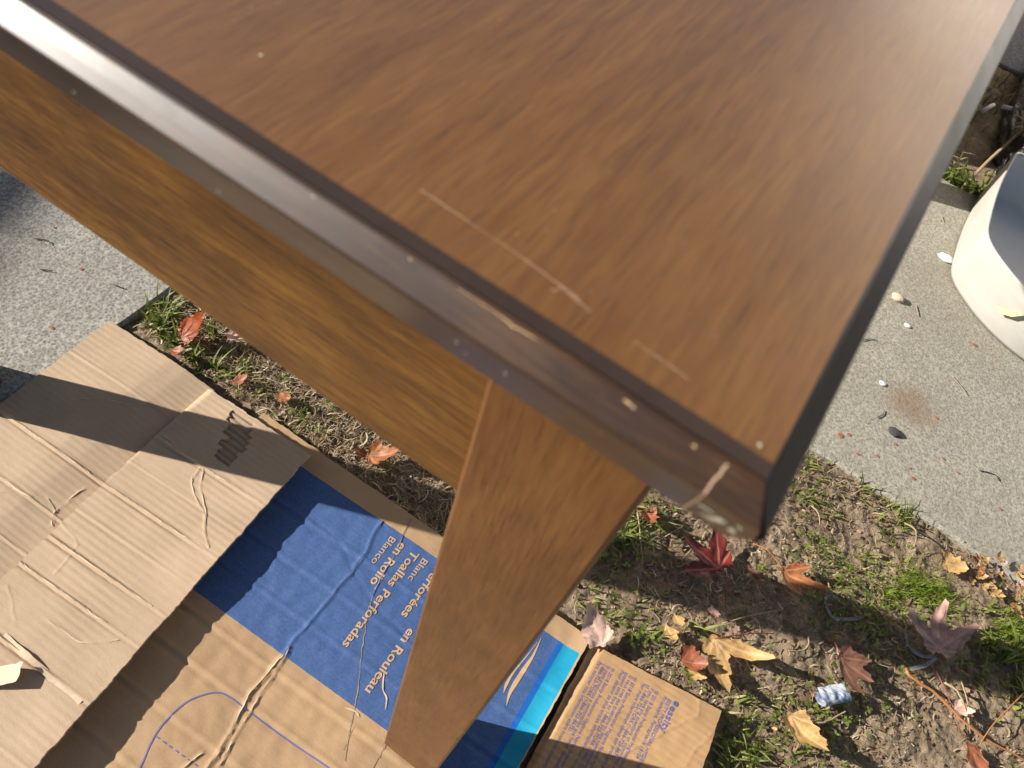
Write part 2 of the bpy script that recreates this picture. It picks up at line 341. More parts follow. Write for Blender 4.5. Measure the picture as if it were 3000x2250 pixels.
# pale building added out of view; its sunlit wall gives the table top sheen
def sheen_house():
    h = thing('sheen_house', 'pale rendered house across the street', 'sheen_house', (3.5, 6.5, 0))
    d = Vector((-.37, .93, 0)).normalized(); n_ = Vector((.93, .37, 0)).normalized(); o_ = Vector((2.0, 3.2, 0)); H_ = 4.6
    mw = flat('pale_render', (.74, .72, .68), .9, .2, .06, 30); mr_ = flat('roof_tiles', (.22, .10, .07), .8, .2, .3, 20); mg = flat('window_glass', (.05, .06, .07), .1, .6)
    def blk(name, a0, a1, b0, b1, z0, z1, mat, par):
        V = [o_ + d * a + n_ * b + Vector((0, 0, z)) for z in (z0, z1) for b in (b0, b1) for a in (a0, a1)]
        return MB().add(V, [(0, 2, 3, 1), (4, 5, 7, 6), (0, 1, 5, 4), (2, 6, 7, 3), (0, 4, 6, 2), (1, 3, 7, 5)]).build(name, mat, par)
    blk('wall', 0, 7.5, 0, 5, -.05, H_, mw, h)
    V = [o_ + d * a + n_ * b + Vector((0, 0, z)) for a in (-.3, 7.8) for b, z in ((-.3, H_ - .1), (2.5, H_ + 1.5), (5.3, H_ - .1), (5.3, H_ + .05), (2.5, H_ + 1.65), (-.3, H_ + .05))]
    MB().add(V, [tuple(range(6)), tuple(range(11, 5, -1))] + [(i, 6 + i, 6 + (i + 1) % 6, (i + 1) % 6) for i in range(6)]).build('roof', mr_, h)
    for a in (6.0,):
        f = blk('window', a, a + 1.0, -.04, .02, 1.0, 2.2, mw, h); blk('pane', a + .08, a + .92, -.06, -.045, 1.08, 2.12, mg, f)
sheen_house()
# ---------------------------------------------------------------- table
ZT = 0.862
tb = thing('table', 'dark brown wooden table with square legs and worn dark rim', 'table', (-0.42, 0.9, 0))
X0, X1, Y0, Y1 = -0.862, 0.0272, 0.1071, 1.69            # flat top, outer arris
ins = 0.0058
# seam between veneer and dark inlay band
top = mk('tabletop', *(lambda b: (b.V, b.F))(MB().box(X0 + ins, X1 - 0.0012, Y0 + ins, Y1 - 0.0012, ZT - 0.028, ZT)), M['top'], tb)
def moulding(name, axis, mat):
    """one side of the bevelled rim, mitred; profile (outward offset, z)"""
    PS = [(-0.0012, ZT - 0.0004), (0.0, ZT - 0.0010), (0.0062, ZT - 0.0100), (0.0070, ZT - 0.0120), (0.0060, ZT - 0.0180), (0.0015, ZT - 0.0315), (-0.012, ZT - 0.0325)]
    PF = [(-0.0012, ZT - 0.0004), (0.0, ZT - 0.0008), (0.0030, ZT - 0.0036), (0.0058, ZT - 0.0064), (0.0061, ZT - 0.0074), (0.0020, ZT - 0.0180), (-0.0035, ZT - 0.0315), (-0.012, ZT - 0.0325)]
    def off(P, z): q = P[::-1]; return float(np.interp(z, [p[1] for p in q], [p[0] for p in q]))
    prof = PS if axis[0] else PF
    b = MB(); rows = []; n = 60
    for j in range(n + 1):
        t = j / n; row = []
        for o, z in prof:
            os_, of_ = off(PS, z), off(PF, z)
            xa, xb, ya, yb = X0 - os_, X1 + os_, Y0 - of_, Y1 + of_
            p = {(0, -1): (xa + (xb - xa) * t, ya), (1, 0): (xb, ya + (yb - ya) * t), (0, 1): (xb + (xa - xb) * t, yb), (-1, 0): (xa, yb + (ya - yb) * t)}[axis]
            row.append((p[0], p[1], z))
        rows.append(row)
    k = len(prof); V = [p for r in rows for p in r]
    F = [(j * k + i, (j) * k + i + 1, (j + 1) * k + i + 1, (j + 1) * k + i) for j in range(n) for i in range(k - 1)]
    F = [f[::-1] for f in F]
    return mk(name, V, F, mat, tb)
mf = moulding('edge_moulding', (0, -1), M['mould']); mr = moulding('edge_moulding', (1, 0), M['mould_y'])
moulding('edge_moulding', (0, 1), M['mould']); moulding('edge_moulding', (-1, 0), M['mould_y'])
# dark inlay band round the veneer
def band(name, P, mat=None):
    return MB().add([(*p, ZT + 0.0001) for p in P], [tuple(range(len(P)))]).build(name, mat or M['seam'], tb)
a, b_ = ins + 0.0003, 0.0098
band('inlay_band', [(X0, Y0 + 0.0012), (X1 - 0.001, Y0 + 0.0012), (X1 - 0.001, Y0 + a), (X0, Y0 + a)])
# apron rails and legs
LX = ((-0.838, -0.770), (-0.0568, 0.0107)); LY = ((0.142, 0.199), (1.608, 1.665)); AZ0, AZ1 = 0.672, ZT - 0.0285
MB().box(LX[0][1], LX[1][0], 0.151, 0.171, AZ0, AZ1, 0.0012).build('apron_rail', M['front'], tb)
MB().box(LX[0][1], LX[1][0], 1.636, 1.656, AZ0, AZ1, 0.0012).build('apron_rail', M['front'], tb)
ry = wood('stained_wood_depth', 1, (0.042, 0.016, 0.003), (0.115, 0.047, 0.0068), (0.235, 0.107, 0.016), 0.45, 0.12, 260, 26, 0.32, (38, 14), 0.14)
for x in (-0.806, -0.018): MB().box(x, x + 0.02, LY[0][1], LY[1][0], AZ0, AZ1, 0.0012).build('apron_rail', ry, tb)
for i, (xa, xb) in enumerate(LX):
    for j, (ya, yb) in enumerate(LY):
        z0 = 0.0125 if (i, j) == (1, 0) else 0.001
        bm = MB().box(xa, xb, ya, yb, z0, AZ1 - 0.0005, 0.0024)
        bm.V = [((v[0] - (xa + xb) / 2) * (1 - 0.10 * (1 if v[2] < z0 + 0.001 else 0)) + (xa + xb) / 2, v[1], v[2]) for v in bm.V]
        lg = bm.build('leg', M['leg'], tb)
        if (i, j) == (1, 0): front_leg = lg
# wear: chips along the rim and scratches on the veneer (small irregular pieces, each a part)
def patch(name, pts, mat, parent, nrm=(0, 0, 1), jit=0.15):
    c = Vector((0, 0, 0))
    for p in pts: c += Vector(p)
    c /= len(pts); n = Vector(nrm).normalized() * 0.00025
    V = [Vector(p) + n for p in pts] + [c + n * 1.2]; k = len(pts)
    return mk(name, V, [(i, (i + 1) % k, k) for i in range(k)], mat, parent)
def on_rim(x, s):
    """point on the front moulding; s 0 = upper arris, 1 = outer arris, 2 = lower edge"""
    if s <= 1: return Vector((x, Y0 - 0.0059 * s, ZT - 0.0010 - 0.0060 * s))
    t = s - 1; return Vector((x, Y0 - 0.0061 + 0.0096 * t, ZT - 0.0074 - 0.0241 * t))
def chip(x, s, w_, h, mat, rot=0.0, n=13):
    w_ *= .8; h *= .5; s += .0
    P = []
    for i in range(n):
        an = i * math.tau / n; r = random.uniform(0.35, 1.25); dx = math.cos(an) * w_ * r; ds = math.sin(an) * h * r
        dx, ds = dx * math.cos(rot) - ds * 0.012 * math.sin(rot), ds * math.cos(rot) + dx / 0.012 * math.sin(rot)
        P.append(on_rim(x + dx, min(2, max(0, s + ds))))
    nrm = (0, -0.7, 0.7) if s < 0.9 else (0, -0.92, -0.35)
    patch('chip', P, mat, mf, nrm)
for x, s, w_, h, mt in ((-0.0520, 1.35, .0010, .12, 'chip'), (-0.0495, 1.55, .0006, .05, 'chip'), (-0.0370, 1.30, .0006, .16, 'chip'),
                        (-0.0095, 1.2, .0005, .06, 'scratch'), (-0.191, 1.6, .001, .06, 'chip'), (-0.136, 1.7, .0012, .07, 'chip'), (-0.30, .5, .0009, .08, 'chip'),
                        (-0.008, 0.08, .0012, .10, 'rawwood'), (-0.0062, 0.12, .0007, .10, 'scratch'), (-0.17, 0.04, .0022, .05, 'rawwood'), (-0.10, 0.06, .001, .06, 'chip'),
                        (0.0095, 0.10, .0008, .10, 'rawwood'), (0.0245, 1.45, .0030, .22, 'chip'), (0.0285, 1.5, .0016, .2, 'chip'), (0.0205, 1.35, .0030, .10, 'chip'), (0.0285, 1.25, .0010, .1, 'chip'), (0.0225, 1.62, .0026, .12, 'chip'),
                        (-0.25, 0.03, .0018, .04, 'chip'), (-0.07, 0.05, .0009, .05, 'rawwood')):
    chip(x, s, w_, h, M[mt])
b = MB(); xs = [-0.056 + 0.0012 * i for i in range(20)]
for i in range(len(xs) - 1):                                       # worn, splintered stretch of the arris
    wv = max(0.004, 0.010 + 0.07 * max(0, 1 - abs(i - 13) / 5.0) * random.uniform(0.3, 1.2) + random.uniform(-.012, .008))
    b.add([on_rim(xs[i], 0.0) + Vector((0, 0.0001, 0.0002)), on_rim(xs[i + 1], 0.0) + Vector((0, 0.0001, 0.0002)), on_rim(xs[i + 1], wv) + Vector((0, -.00015, .00015)), on_rim(xs[i], wv) + Vector((0, -.00015, .00015))], [(0, 3, 2, 1)])
b.build('worn_edge', M['rawwood'], mf)
b = MB(); x = -.42
while x < .018:                                                     # rubbed, broken pale line along the upper arris
    L_ = random.uniform(.0015, .008); p, q = on_rim(x, 0) + Vector((0, .00003, .0001)), on_rim(x + L_, 0) + Vector((0, .00003, .0001)); w1, w2 = random.uniform(.002, .010), random.uniform(.002, .010)
    b.add([p, on_rim(x, w1) + Vector((0, -.0001, .0002)), on_rim(x + L_, w2) + Vector((0, -.0001, .0002)), q], [(0, 1, 2, 3)]); x += L_ + random.uniform(.0, .022)
b.build('rubbed_arris', M['scratch'], mf)
b = MB(); P = [on_rim(0.0178 + random.uniform(-.0004, .0004) - 0.001 * t / 12, 2 * t / 12) + Vector((0, -0.0003, 0.0002)) for t in range(13)]
for i in range(12): b.add([P[i] + Vector((-.0003, 0, 0)), P[i] + Vector((.0003, 0, 0)), P[i + 1] + Vector((.0003, 0, 0)), P[i + 1] + Vector((-.0003, 0, 0))], [(0, 3, 2, 1)])
b.build('cracked_joint', M['scratch'], mf)
def scratch(P, w_, parent, z=ZT + 0.00012):
    Q = smoothpath([(x, y, z) for x, y in P], 8); Q = [q + Vector((0, random.uniform(-.00010, .00010), 0)) for q in Q]
    MB().strip(Q, [w_ * random.uniform(0.4, 1.2) for _ in Q]).build('scratch', M['scratch'], parent)
scratch([(-0.082, 0.1262), (-0.055, 0.1253), (-0.031, 0.1236)], .00026, top); scratch([(-0.038, 0.1238), (-0.0275, 0.1222)], .00028, top)
scratch([(-0.015, 0.1215), (-0.005, 0.1212), (0.0005, 0.1205)], .00024, top); scratch([(-0.037, 0.1225), (-0.0385, 0.1212)], .0005, top)
for x, y, r in ((-0.146, 0.137, .0009), (-0.21, 0.15, .0004), (-0.19, 0.125, .0003), (-0.05, 0.1375, .0003), (-0.02, 0.16, .0003), (-0.10, 0.17, .0003), (0.0, 0.137, .0003), (-0.055, 0.131, .0003), (-0.054, 0.134, .0002), (-0.3, 0.16, .0004), (-0.25, 0.2, .0004), (0.0215, 0.1155, .0008)):
    patch('nick', [(x + math.cos(i) * r * .6 * random.uniform(.4, 1.6), y + math.sin(i) * r * .6 * random.uniform(.4, 1.6), ZT - .0001) for i in (0, 1, 2, 3, 4, 5)], M['chip'], top)

# ---------------------------------------------------------------- flattened cardboard box
cb = thing('cardboard_box', 'flattened brown cardboard box with blue printed band under the table leg', 'cardboard box', (-0.2, 0.15, 0))
def seg_d(x, y, P):
    best = 9
    for (ax, ay), (bx, by) in zip(P, P[1:]):
        dx, dy = bx - ax, by - ay; t = max(0, min(1, ((x - ax) * dx + (y - ay) * dy) / (dx * dx + dy * dy)))
        d = math.hypot(x - ax - t * dx, y - ay - t * dy)
        if d < best: best = d
    return best
def crease(x, y, P, wd, h):
    d0 = seg_d(x, y, P)
    if d0 > wd + .008: return 0.0
    q = Vector((x * 40, y * 40, 0)); jx, jy = .0034 * noise.noise(q), .0034 * noise.noise(q + Vector((9, 9, 9)))
    wd *= .5; h *= .34 * (1 + .35 * noise.noise(q * .5 + Vector((0, 5, 5))))
    d = seg_d(x + jx, y + jy, P); return h * max(0, 1 - d / wd) ** 1.6
def panel(name, A, B, Cc, Dd, nu, nv, zf, mat, label=None, th=0.0042, uvf=None, rag=0.0012, maskf=None):
    """slab A(top left) B(top right) C(bottom right) D(bottom left), top surface zf(x,y)"""
    A, B, Cc, Dd = map(Vector, (A, B, Cc, Dd)); V = []; U = []; K = []; Z = []
    for side in (0, 1):
        for j in range(nv + 1):
            for i in range(nu + 1):
                u, v = i / nu, j / nv; p = (A * (1 - u) + B * u) * (1 - v) + (Dd * (1 - u) + Cc * u) * v; x, y = p.x, p.y
                if i in (0, nu): x += rag * (noise.noise(Vector((x * 60, y * 60, 2))) + 0.6 * noise.noise(Vector((x * 200, y * 200, 3))))
                if j == 0: y += rag * (noise.noise(Vector((x * 60, y * 60, 4))) + 0.6 * noise.noise(Vector((x * 200, y * 200, 5))))
                mv = maskf(x, y) if (maskf and side == 0) else 0
                if side == 0: z = zf(x, y); Z.append(z)
                else: z = Z[j * (nu + 1) + i]
                if mv: z -= 0.0026 - 0.0013 * math.sin(math.tau * y / 0.0085)
                V.append((x, y, z - th * side)); U.append(uvf(x, y) if uvf else (x, y)); K.append(mv)
    n = nu + 1; o = n * (nv + 1); F = []
    for j in range(nv):
        for i in range(nu):
            q = (j * n + i, j * n + i + 1, (j + 1) * n + i + 1, (j + 1) * n + i); F.append(q[::-1]); F.append(tuple(k + o for k in q))
    for i in range(nu):
        F.append((i, i + 1, o + i + 1, o + i)); k = nv * n; F.append((k + i, o + k + i, o + k + i + 1, k + i + 1))
    for j in range(nv):
        F.append((j * n, o + j * n, o + (j + 1) * n, (j + 1) * n)); k = nu; F.append((j * n + k, (j + 1) * n + k, o + (j + 1) * n + k, o + j * n + k))
    ob = mk(name, V, F, mat, cb, uv=U, attr=K, smooth=True)
    es = ob.modifiers.new('edge', 'EDGE_SPLIT'); es.split_angle = math.radians(50)
    if label: ob['label'] = label
    return ob
def bandz(y, x, y0, slope, wd, h):
    d = (y - y0 - slope * (x + 0.45)); wd *= .62; return 1.05 * h * (math.exp(-((d - wd * .35) / (wd * .45)) ** 2) - 0.8 * math.exp(-((d + wd * .6) / (wd * .5)) ** 2))
# printed main panel ------------------------------------------------------------------
PA = math.radians(2.3); ca, sa = math.cos(PA), math.sin(PA); PO = (-0.3685, 0.3515)
def p3uv(x, y): dx, dy = x - PO[0], y - PO[1]; return (dx * ca + dy * sa, -dx * sa + dy * ca)
def p3xy(u, v): return (PO[0] + u * ca - v * sa, PO[1] + u * sa + v * ca)
C3 = [[(-.233, .356), (-.217, .280), (-.218, .178), (-.217, .098), (-.200, .03), (-.19, -.05)], [(-.217, .16), (-.203, .082), (-.190, .02)], [(-.213, .02), (-.224, -.03)],
      [(-.216, .28), (-.17, .262), (-.10, .255), (-.05, .25)], [(-.216, .28), (-.26, .30), (-.30, .302)], [(-.205, .385), (-.19, .33), (-.178, .27)]]
def z3f(x, y):
    z = 0.0095 + 0.0025 * noise.noise(Vector((x * 7, y * 7, 1)))
    z += crease(x, y, C3[0], 0.009, 0.0042) + crease(x, y, C3[1], 0.006, 0.0035) + crease(x, y, C3[2], 0.006, .003)
    z += crease(x, y, C3[3], 0.012, -0.0022) + crease(x, y, C3[4], 0.012, -0.002) + crease(x, y, C3[5], 0.004, 0.0015)
    for y0, h in ((.30, .0012), (.245, .0012), (.195, .0010), (.13, .0016), (.085, .0016), (.03, .0012), (-.03, .0015)): z += bandz(y, x, y0 - 0.012, 0.045, 0.011, h * .6)
    z += 0.0006 * noise.noise(Vector((x * 60, y * 60, 1)))
    z += 0.006 * max(0, (x - 0.06) / 0.025) ** 1.5                           # rises to the fold
    k = max(0, 1 - math.hypot((x + .023) / .05, (y - .17) / .05)); z = z * (1 - k) + .0118 * k
    return z
P3 = panel('printed_panel', (-.47, .382), (.083, .3965), (.10, -.16), (-.47, -.16), 270, 260, z3f, M['card_print'], 'printed panel with blue and cyan band', uvf=p3uv)
def z4f(x, y):
    u = (x - .09) / .19; z = 0.010 + 0.006 * u + 0.002 * noise.noise(Vector((x * 9, y * 9, 5)))
    z -= 0.004 * max(0, 1 - abs(x - .096) / .008)
    z += crease(x, y, [(.235, .43), (.245, .395), (.205, .33), (.17, .27)], .006, .002) + crease(x, y, [(.10, .266), (.16, .25), (.25, .30), (.268, .39)], .005, .0018)
    z += crease(x, y, [(.093, .386), (.19, .396), (.27, .412)], .003, -.0016)
    return z + 0.0006 * noise.noise(Vector((x * 60, y * 60, 1)))
P4 = panel('side_panel', (.0885, .392), (.269, .419), (.312, -.02), (.108, -.02), 90, 180, z4f, M['card_out'], 'side panel with small blue printed text')
# unprinted flaps --------------------------------------------------------------------
def z1f(x, y):
    z = 0.006 + 0.007 * max(0, min(1, (x + .75) / .12)) - 0.003 * max(0, (x + .60) / .05) + .0015 * noise.noise(Vector((x * 10, y * 10, 3)))
    for y0, h in ((.178, .0022), (.113, .0016), (.30, .0010), (.06, .0014), (.0, .0014), (-.05, .0014)): z += bandz(y, x, y0, .045, .006, h)
    z += crease(x, y, [(-.548, .098), (-.562, .115), (-.557, .158)], .004, .0025) + crease(x, y, [(-.582, .12), (-.561, .114)], .004, .0022)
    z += crease(x, y, [(-.670, .244), (-.627, .268), (-.595, .290)], .005, .0018) + crease(x, y, [(-.68, .05), (-.62, .10), (-.60, .11)], .005, .002)
    return z
panel('flap', (-.750, .359), (-.548, .366), (-.512, -.14), (-.728, -.14), 90, 330, z1f, M['card_in'], 'plain flap lying over the edge of the concrete')
TEAR = [(.350, -.497, -.470), (.3415, -.494, -.464), (.333, -.486, -.460), (.3245, -.484, -.455), (.316, -.478, -.452), (.3075, -.476, -.455), (.299, -.474, -.452), (.2905, -.466, -.450)]
def tear2(x, y):
    for yc, xa, xb in TEAR:
        xb += .012
        if abs(y - yc) < .0043 and xa < x - .0035 * noise.noise(Vector((x * 90, yc * 300, 8))) < xb and not (yc in (.316, .299) and x < xa + .007): return 1.0
    return 0.0
def z2f(x, y):
    u = (x + .56) / .19
    z = 0.0185 + 0.011 * u + 0.0018 * noise.noise(Vector((x * 6, y * 9, 7))) - .005 * max(0, 1 - (x + .553) / .012) ** 2
    for y0, h in ((.178, .0018), (.092, .0024), (.050, .0022), (.265, .0014), (-.022, .0034), (.22, .0006), (.135, .0007), (-.10, .002), (-.18, .002)): z += bandz(y, x, y0, .06, .006, h) * (1 - .75 * max(0, min(1, (u - .72) / .25)))
    z += crease(x, y, [(-.538, .268), (-.467, .262), (-.461, .243), (-.410, .215), (-.374, .187)], .0045, .0022) + crease(x, y, [(-.464, .262), (-.441, .242), (-.395, .205)], .004, .002)
    z += crease(x, y, [(-.55, .11), (-.50, .10), (-.49, .06)], .004, .0016) + crease(x, y, [(-.45, .02), (-.40, .025), (-.37, .05)], .004, .0014) + crease(x, y, [(-.52, .02), (-.48, .0)], .004, .0016)
    z += .0020 * max(0, u - .8) * (1.2 * noise.noise(Vector((y * 13, 1, 0))) + .12 * noise.noise(Vector((y * 90, 4, 0))) + 1.6 * abs(noise.noise(Vector((y * 17, 9, 0))))) * 5 * .6
    return z
P2 = panel('flap', (-.553, .3605), (-.367, .3655), (-.332, -.14), (-.524, -.14), 125, 400, z2f, M['card_in'], 'raised flap with a torn corner showing the flutes', maskf=tear2, rag=.0018)
# peeled tongue of paper on the raised flap
b = MB(); P = [(-.452, -.046), (-.440, -.034), (-.429, -.0255), (-.421, -.030), (-.4165, -.043), (-.4145, -.056), (-.418, -.066), (-.45, -.075)]
n = 10; V = []
for i in range(n + 1):
    t = i / n; l = Vector(P[0]).lerp(Vector(P[2]), t); r = Vector(P[7]).lerp(Vector(P[4]), t)
    for k in range(7):
        q = l.lerp(r, k / 6); q.x += .003 * noise.noise(Vector((t * 5, k * .9, 0))) * (t > .6)
        V.append((q.x, q.y, z2f(q.x, q.y) + .0018 + .010 * t ** 1.5 + .001 * noise.noise(Vector((t * 6, k, 3)))))
b.add(V, [(i * 7 + k, i * 7 + k + 1, (i + 1) * 7 + k + 1, (i + 1) * 7 + k) for i in range(n) for k in range(6)])
mk('peeled_paper', b.V, b.F, M['paperback'], P2, smooth=True)
b = MB(); pts = [(-.475 + .0066 * i, -.0195 + .0012 * noise.noise(Vector((i, 0, 0)))) for i in range(20)]
b.strip([(x, y, z2f(x, y) + .0006) for x, y in pts], [.007 + .003 * noise.noise(Vector((i * .8, 5, 0))) for i in range(20)]).build('bared_score_line', M['paperback'], P2)
# lettering --------------------------------------------------------------------------
def text_mesh(s, size, offset=0.0):
    cu = bpy.data.curves.new('t', 'FONT'); cu.body = s; cu.size = size; cu.offset = offset * size; cu.resolution_u = 3
    o = bpy.data.objects.new('t', cu); col.objects.link(o); dg = bpy.context.evaluated_depsgraph_get()
    me = bpy.data.meshes.new_from_object(o.evaluated_get(dg)); V = [tuple(v.co) for v in me.vertices]; F = [tuple(p.vertices) for p in me.polygons]
    bpy.data.objects.remove(o); bpy.data.curves.remove(cu); bpy.data.meshes.remove(me); return V, F
def letter(lines, mat, parent, zf, name='lettering', ang=-PA):
    """lines: (text, x, y, size, bold); reads towards -y, letter tops towards +x"""
    b = MB()
    for s, x, y, size, bold in lines:
        V, F = text_mesh(s, size, bold); V = [(v[0] * (1.29 if size > .01 else 1.0), v[1], 0) for v in V]
        W = []
        for tx, ty, _ in V:
            X, Y = x + ty * ca + tx * math.sin(-ang) , y - tx * ca + ty * math.sin(-ang) * -1 * -1
            W.append((X, Y, zf(X, Y) + .00045))
        b.add(W, [f for f in F])
    return b.build(name, mat, parent)
letter([('Toallas Perforadas', -.1745, .3500, .0157, .018)], M['print_tan'], P3, z3f); letter([('en Rollo', -.1945, .3490, .0157, .018)], M['print_tan'], P3, z3f)
letter([('Blanco', -.2100, .3480, .0132, 0)], M['print_tan'], P3, z3f); letter([('Blanc', -.1575, .3505, .0132, 0)], M['print_tan'], P3, z3f)
letter([('Perforées', -.1370, .3515, .0157, .018)], M['print_tan'], P3, z3f); letter([('en Rouleau', -.1155, .2660, .0157, .018)], M['print_tan'], P3, z3f)
ts = .0066
letter([('essity', .2105, .386, .0125, .01)], M['print_blue'], P4, z4f)
b = MB()
for k in range(6):                                                       # small blossom emblem beside the name
    an = k * math.tau / 6; cxx, cyy = .2145 + .0022 * math.cos(an), .3905 + .0022 * math.sin(an)
    b.add([(cxx + .0014 * math.cos(q), cyy + .0014 * math.sin(q), z4f(cxx, cyy) + .0008) for q in np.linspace(0, math.tau, 9)[:-1]], [tuple(range(8))])
b.build('emblem', M['print_blue'], P4)
letter([('ESSITY PROFESSIONAL HYGIENE NORTH AMERICA', .2035, .391, ts, 0), ('Philadelphia, Pennsylvania 19104', .1975, .391, ts, 0)], M['print_blue'], P4, z4f)
letter([('© 2018 Essity Professional Hygiene North America LLC.', .185, .390, ts, 0), ('If you have any questions or comments, please call us', .179, .390, ts, 0),
        ('at 1-866-722-TORK (1-866-722-8675)', .173, .390, ts, 0), ('For more information about our products please visit www.torkusa.com', .167, .389, ts, 0)], M['print_blue'], P4, z4f)
letter([('© 2018 Essity Professional Hygiene North America LLC.', .1545, .388, ts, 0), ('Si vous avez des questions ou des commentaires, nous', .1485, .387, ts, 0),
        ('appeler sans frais au 1-866-722-TORK (1-866-722-8675)', .1425, .387, ts, 0), ('Pour obtenir de plus amples informations sur nos produits', .1365, .386, ts, 0)], M['print_blue'], P4, z4f)
letter([('© 2018 Essity Professional Hygiene North America LLC. Todos los derechos', .1245, .381, ts, 0), ('Si tiene preguntas o comentarios que hacer, llámenos sin cargo al', .1185, .380, ts, 0),
        ('1-866-722-TORK (1-866-722-8675)', .1125, .379, ts, 0), ('Para obtener más información sobre nuestros productos, visite www.torkusa.com', .1065, .378, ts, 0)], M['print_blue'], P4, z4f)
def printed(name, pts, mat, parent, zf, dz=.0007):
    return mk(name, [(x, y, zf(x, y) + dz) for x, y in pts], [tuple(range(len(pts)))], mat, parent)
def ribbon(name, P, W, mat, parent, zf, dz=.0004, k=6):
    Q = smoothpath([(x, y, 0) for x, y in P], k); n = len(Q)
    W = [np.interp(i / (n - 1), np.linspace(0, 1, len(W)), W) for i in range(n)]
    bb = MB().strip(Q, W); bb.V = [(x, y, zf(x, y) + dz) for x, y, _ in bb.V]
    return bb.build(name, mat, parent)
ribbon('leaf_emblem', [(.0295, .357), (.033, .333), (.033, .312), (.033, .292), (.034, .276), (.0385, .262)], [.0004, .003, .0055, .006, .004, .0003], M['print_tan'], P3, z3f)
ribbon('leaf_emblem', [(.0285, .35), (.0265, .325), (.024, .30), (.0245, .283), (.0275, .272)], [.0003, .0012, .0022, .004, .0003], M['print_tan'], P3, z3f)
ribbon('handle_outline', [(-.252, -.06), (-.2555, -.031), (-.2655, -.005), (-.2695, .014), (-.2685, .036), (-.2635, .053), (-.2485, .0725), (-.2315, .0785), (-.198, .0797), (-.142, .0826), (-.094, .0866), (-.05, .088)], [.0016] * 4, M['print_blue'], P3, z3f)
for i in range(7): ribbon('handle_dash', [(-.2655 + .0088 * i, .0025 + .0006 * i), (-.2610 + .0088 * i, .0028 + .0006 * i)], [.0013] * 2, M['print_blue'], P3, z3f)
for P, wd in (([(-.204, .382), (-.19, .33), (-.178, .27), (-.148, .215), (-.117, .167), (-.078, .097)], .0022), ([(-.054, .142), (-.047, .10)], .003), ([(-.098, .15), (-.09, .11)], .0014)):
    Q = smoothpath([(x, y, 0) for x, y in P], 8)
    for i in range(0, len(Q) - 2, 3):
        if random.random() < .97: ribbon('tape_residue', [(q.x + random.uniform(-.0008, .0008), q.y) for q in Q[i:i + 4]], [wd * random.uniform(.25, .7) for _ in range(3)], M['tape'], P3, z3f, k=3)
for P in ([(-.107, .206), (-.098, .192), (-.093, .187), (-.085, .183), (-.078, .172)], [(-.118, .146), (-.105, .150), (-.098, .148)]):
    ribbon('surface_tear', P, [.0006, .0022, .0012, .0020, .0005], M['paperback'], P3, z3f, .0008)

# pale lines along the creases: worn paper with painted highlights
M['crease_tan'] = flat('worn_crease_highlight', (0.60, 0.46, 0.33), 0.85, 0.2, 0.3, 300); M['crease_blue'] = flat('worn_blue_crease_highlight', (0.15, 0.21, 0.40), 0.7, 0.2, 0.4, 300)
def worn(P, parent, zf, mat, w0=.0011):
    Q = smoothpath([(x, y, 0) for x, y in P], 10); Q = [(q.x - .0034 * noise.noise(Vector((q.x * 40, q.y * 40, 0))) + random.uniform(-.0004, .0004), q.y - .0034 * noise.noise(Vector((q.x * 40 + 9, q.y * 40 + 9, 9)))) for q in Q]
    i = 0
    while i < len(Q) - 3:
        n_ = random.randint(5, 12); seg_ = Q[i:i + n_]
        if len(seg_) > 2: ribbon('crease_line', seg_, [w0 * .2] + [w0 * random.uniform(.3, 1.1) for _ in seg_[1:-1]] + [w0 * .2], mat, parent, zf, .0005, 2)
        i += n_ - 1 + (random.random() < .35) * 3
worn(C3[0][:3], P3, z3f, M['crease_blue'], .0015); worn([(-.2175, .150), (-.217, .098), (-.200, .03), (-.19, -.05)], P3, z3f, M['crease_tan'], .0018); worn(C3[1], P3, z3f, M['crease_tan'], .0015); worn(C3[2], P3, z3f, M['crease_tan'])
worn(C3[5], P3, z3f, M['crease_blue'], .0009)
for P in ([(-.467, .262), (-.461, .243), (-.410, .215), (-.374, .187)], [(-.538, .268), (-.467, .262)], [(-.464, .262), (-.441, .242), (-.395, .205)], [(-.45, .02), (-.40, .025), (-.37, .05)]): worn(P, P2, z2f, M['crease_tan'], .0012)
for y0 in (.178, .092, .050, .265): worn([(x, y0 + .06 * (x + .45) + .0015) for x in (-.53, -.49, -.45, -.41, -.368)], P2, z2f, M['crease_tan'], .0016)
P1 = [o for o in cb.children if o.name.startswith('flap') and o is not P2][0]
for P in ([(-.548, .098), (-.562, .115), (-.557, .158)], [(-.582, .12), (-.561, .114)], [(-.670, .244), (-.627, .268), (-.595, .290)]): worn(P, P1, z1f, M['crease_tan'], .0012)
for y0 in (.178, .113): worn([(x, y0 + .045 * (x + .45) + .0015) for x in (-.73, -.68, -.63, -.56)], P1, z1f, M['crease_tan'], .0018)
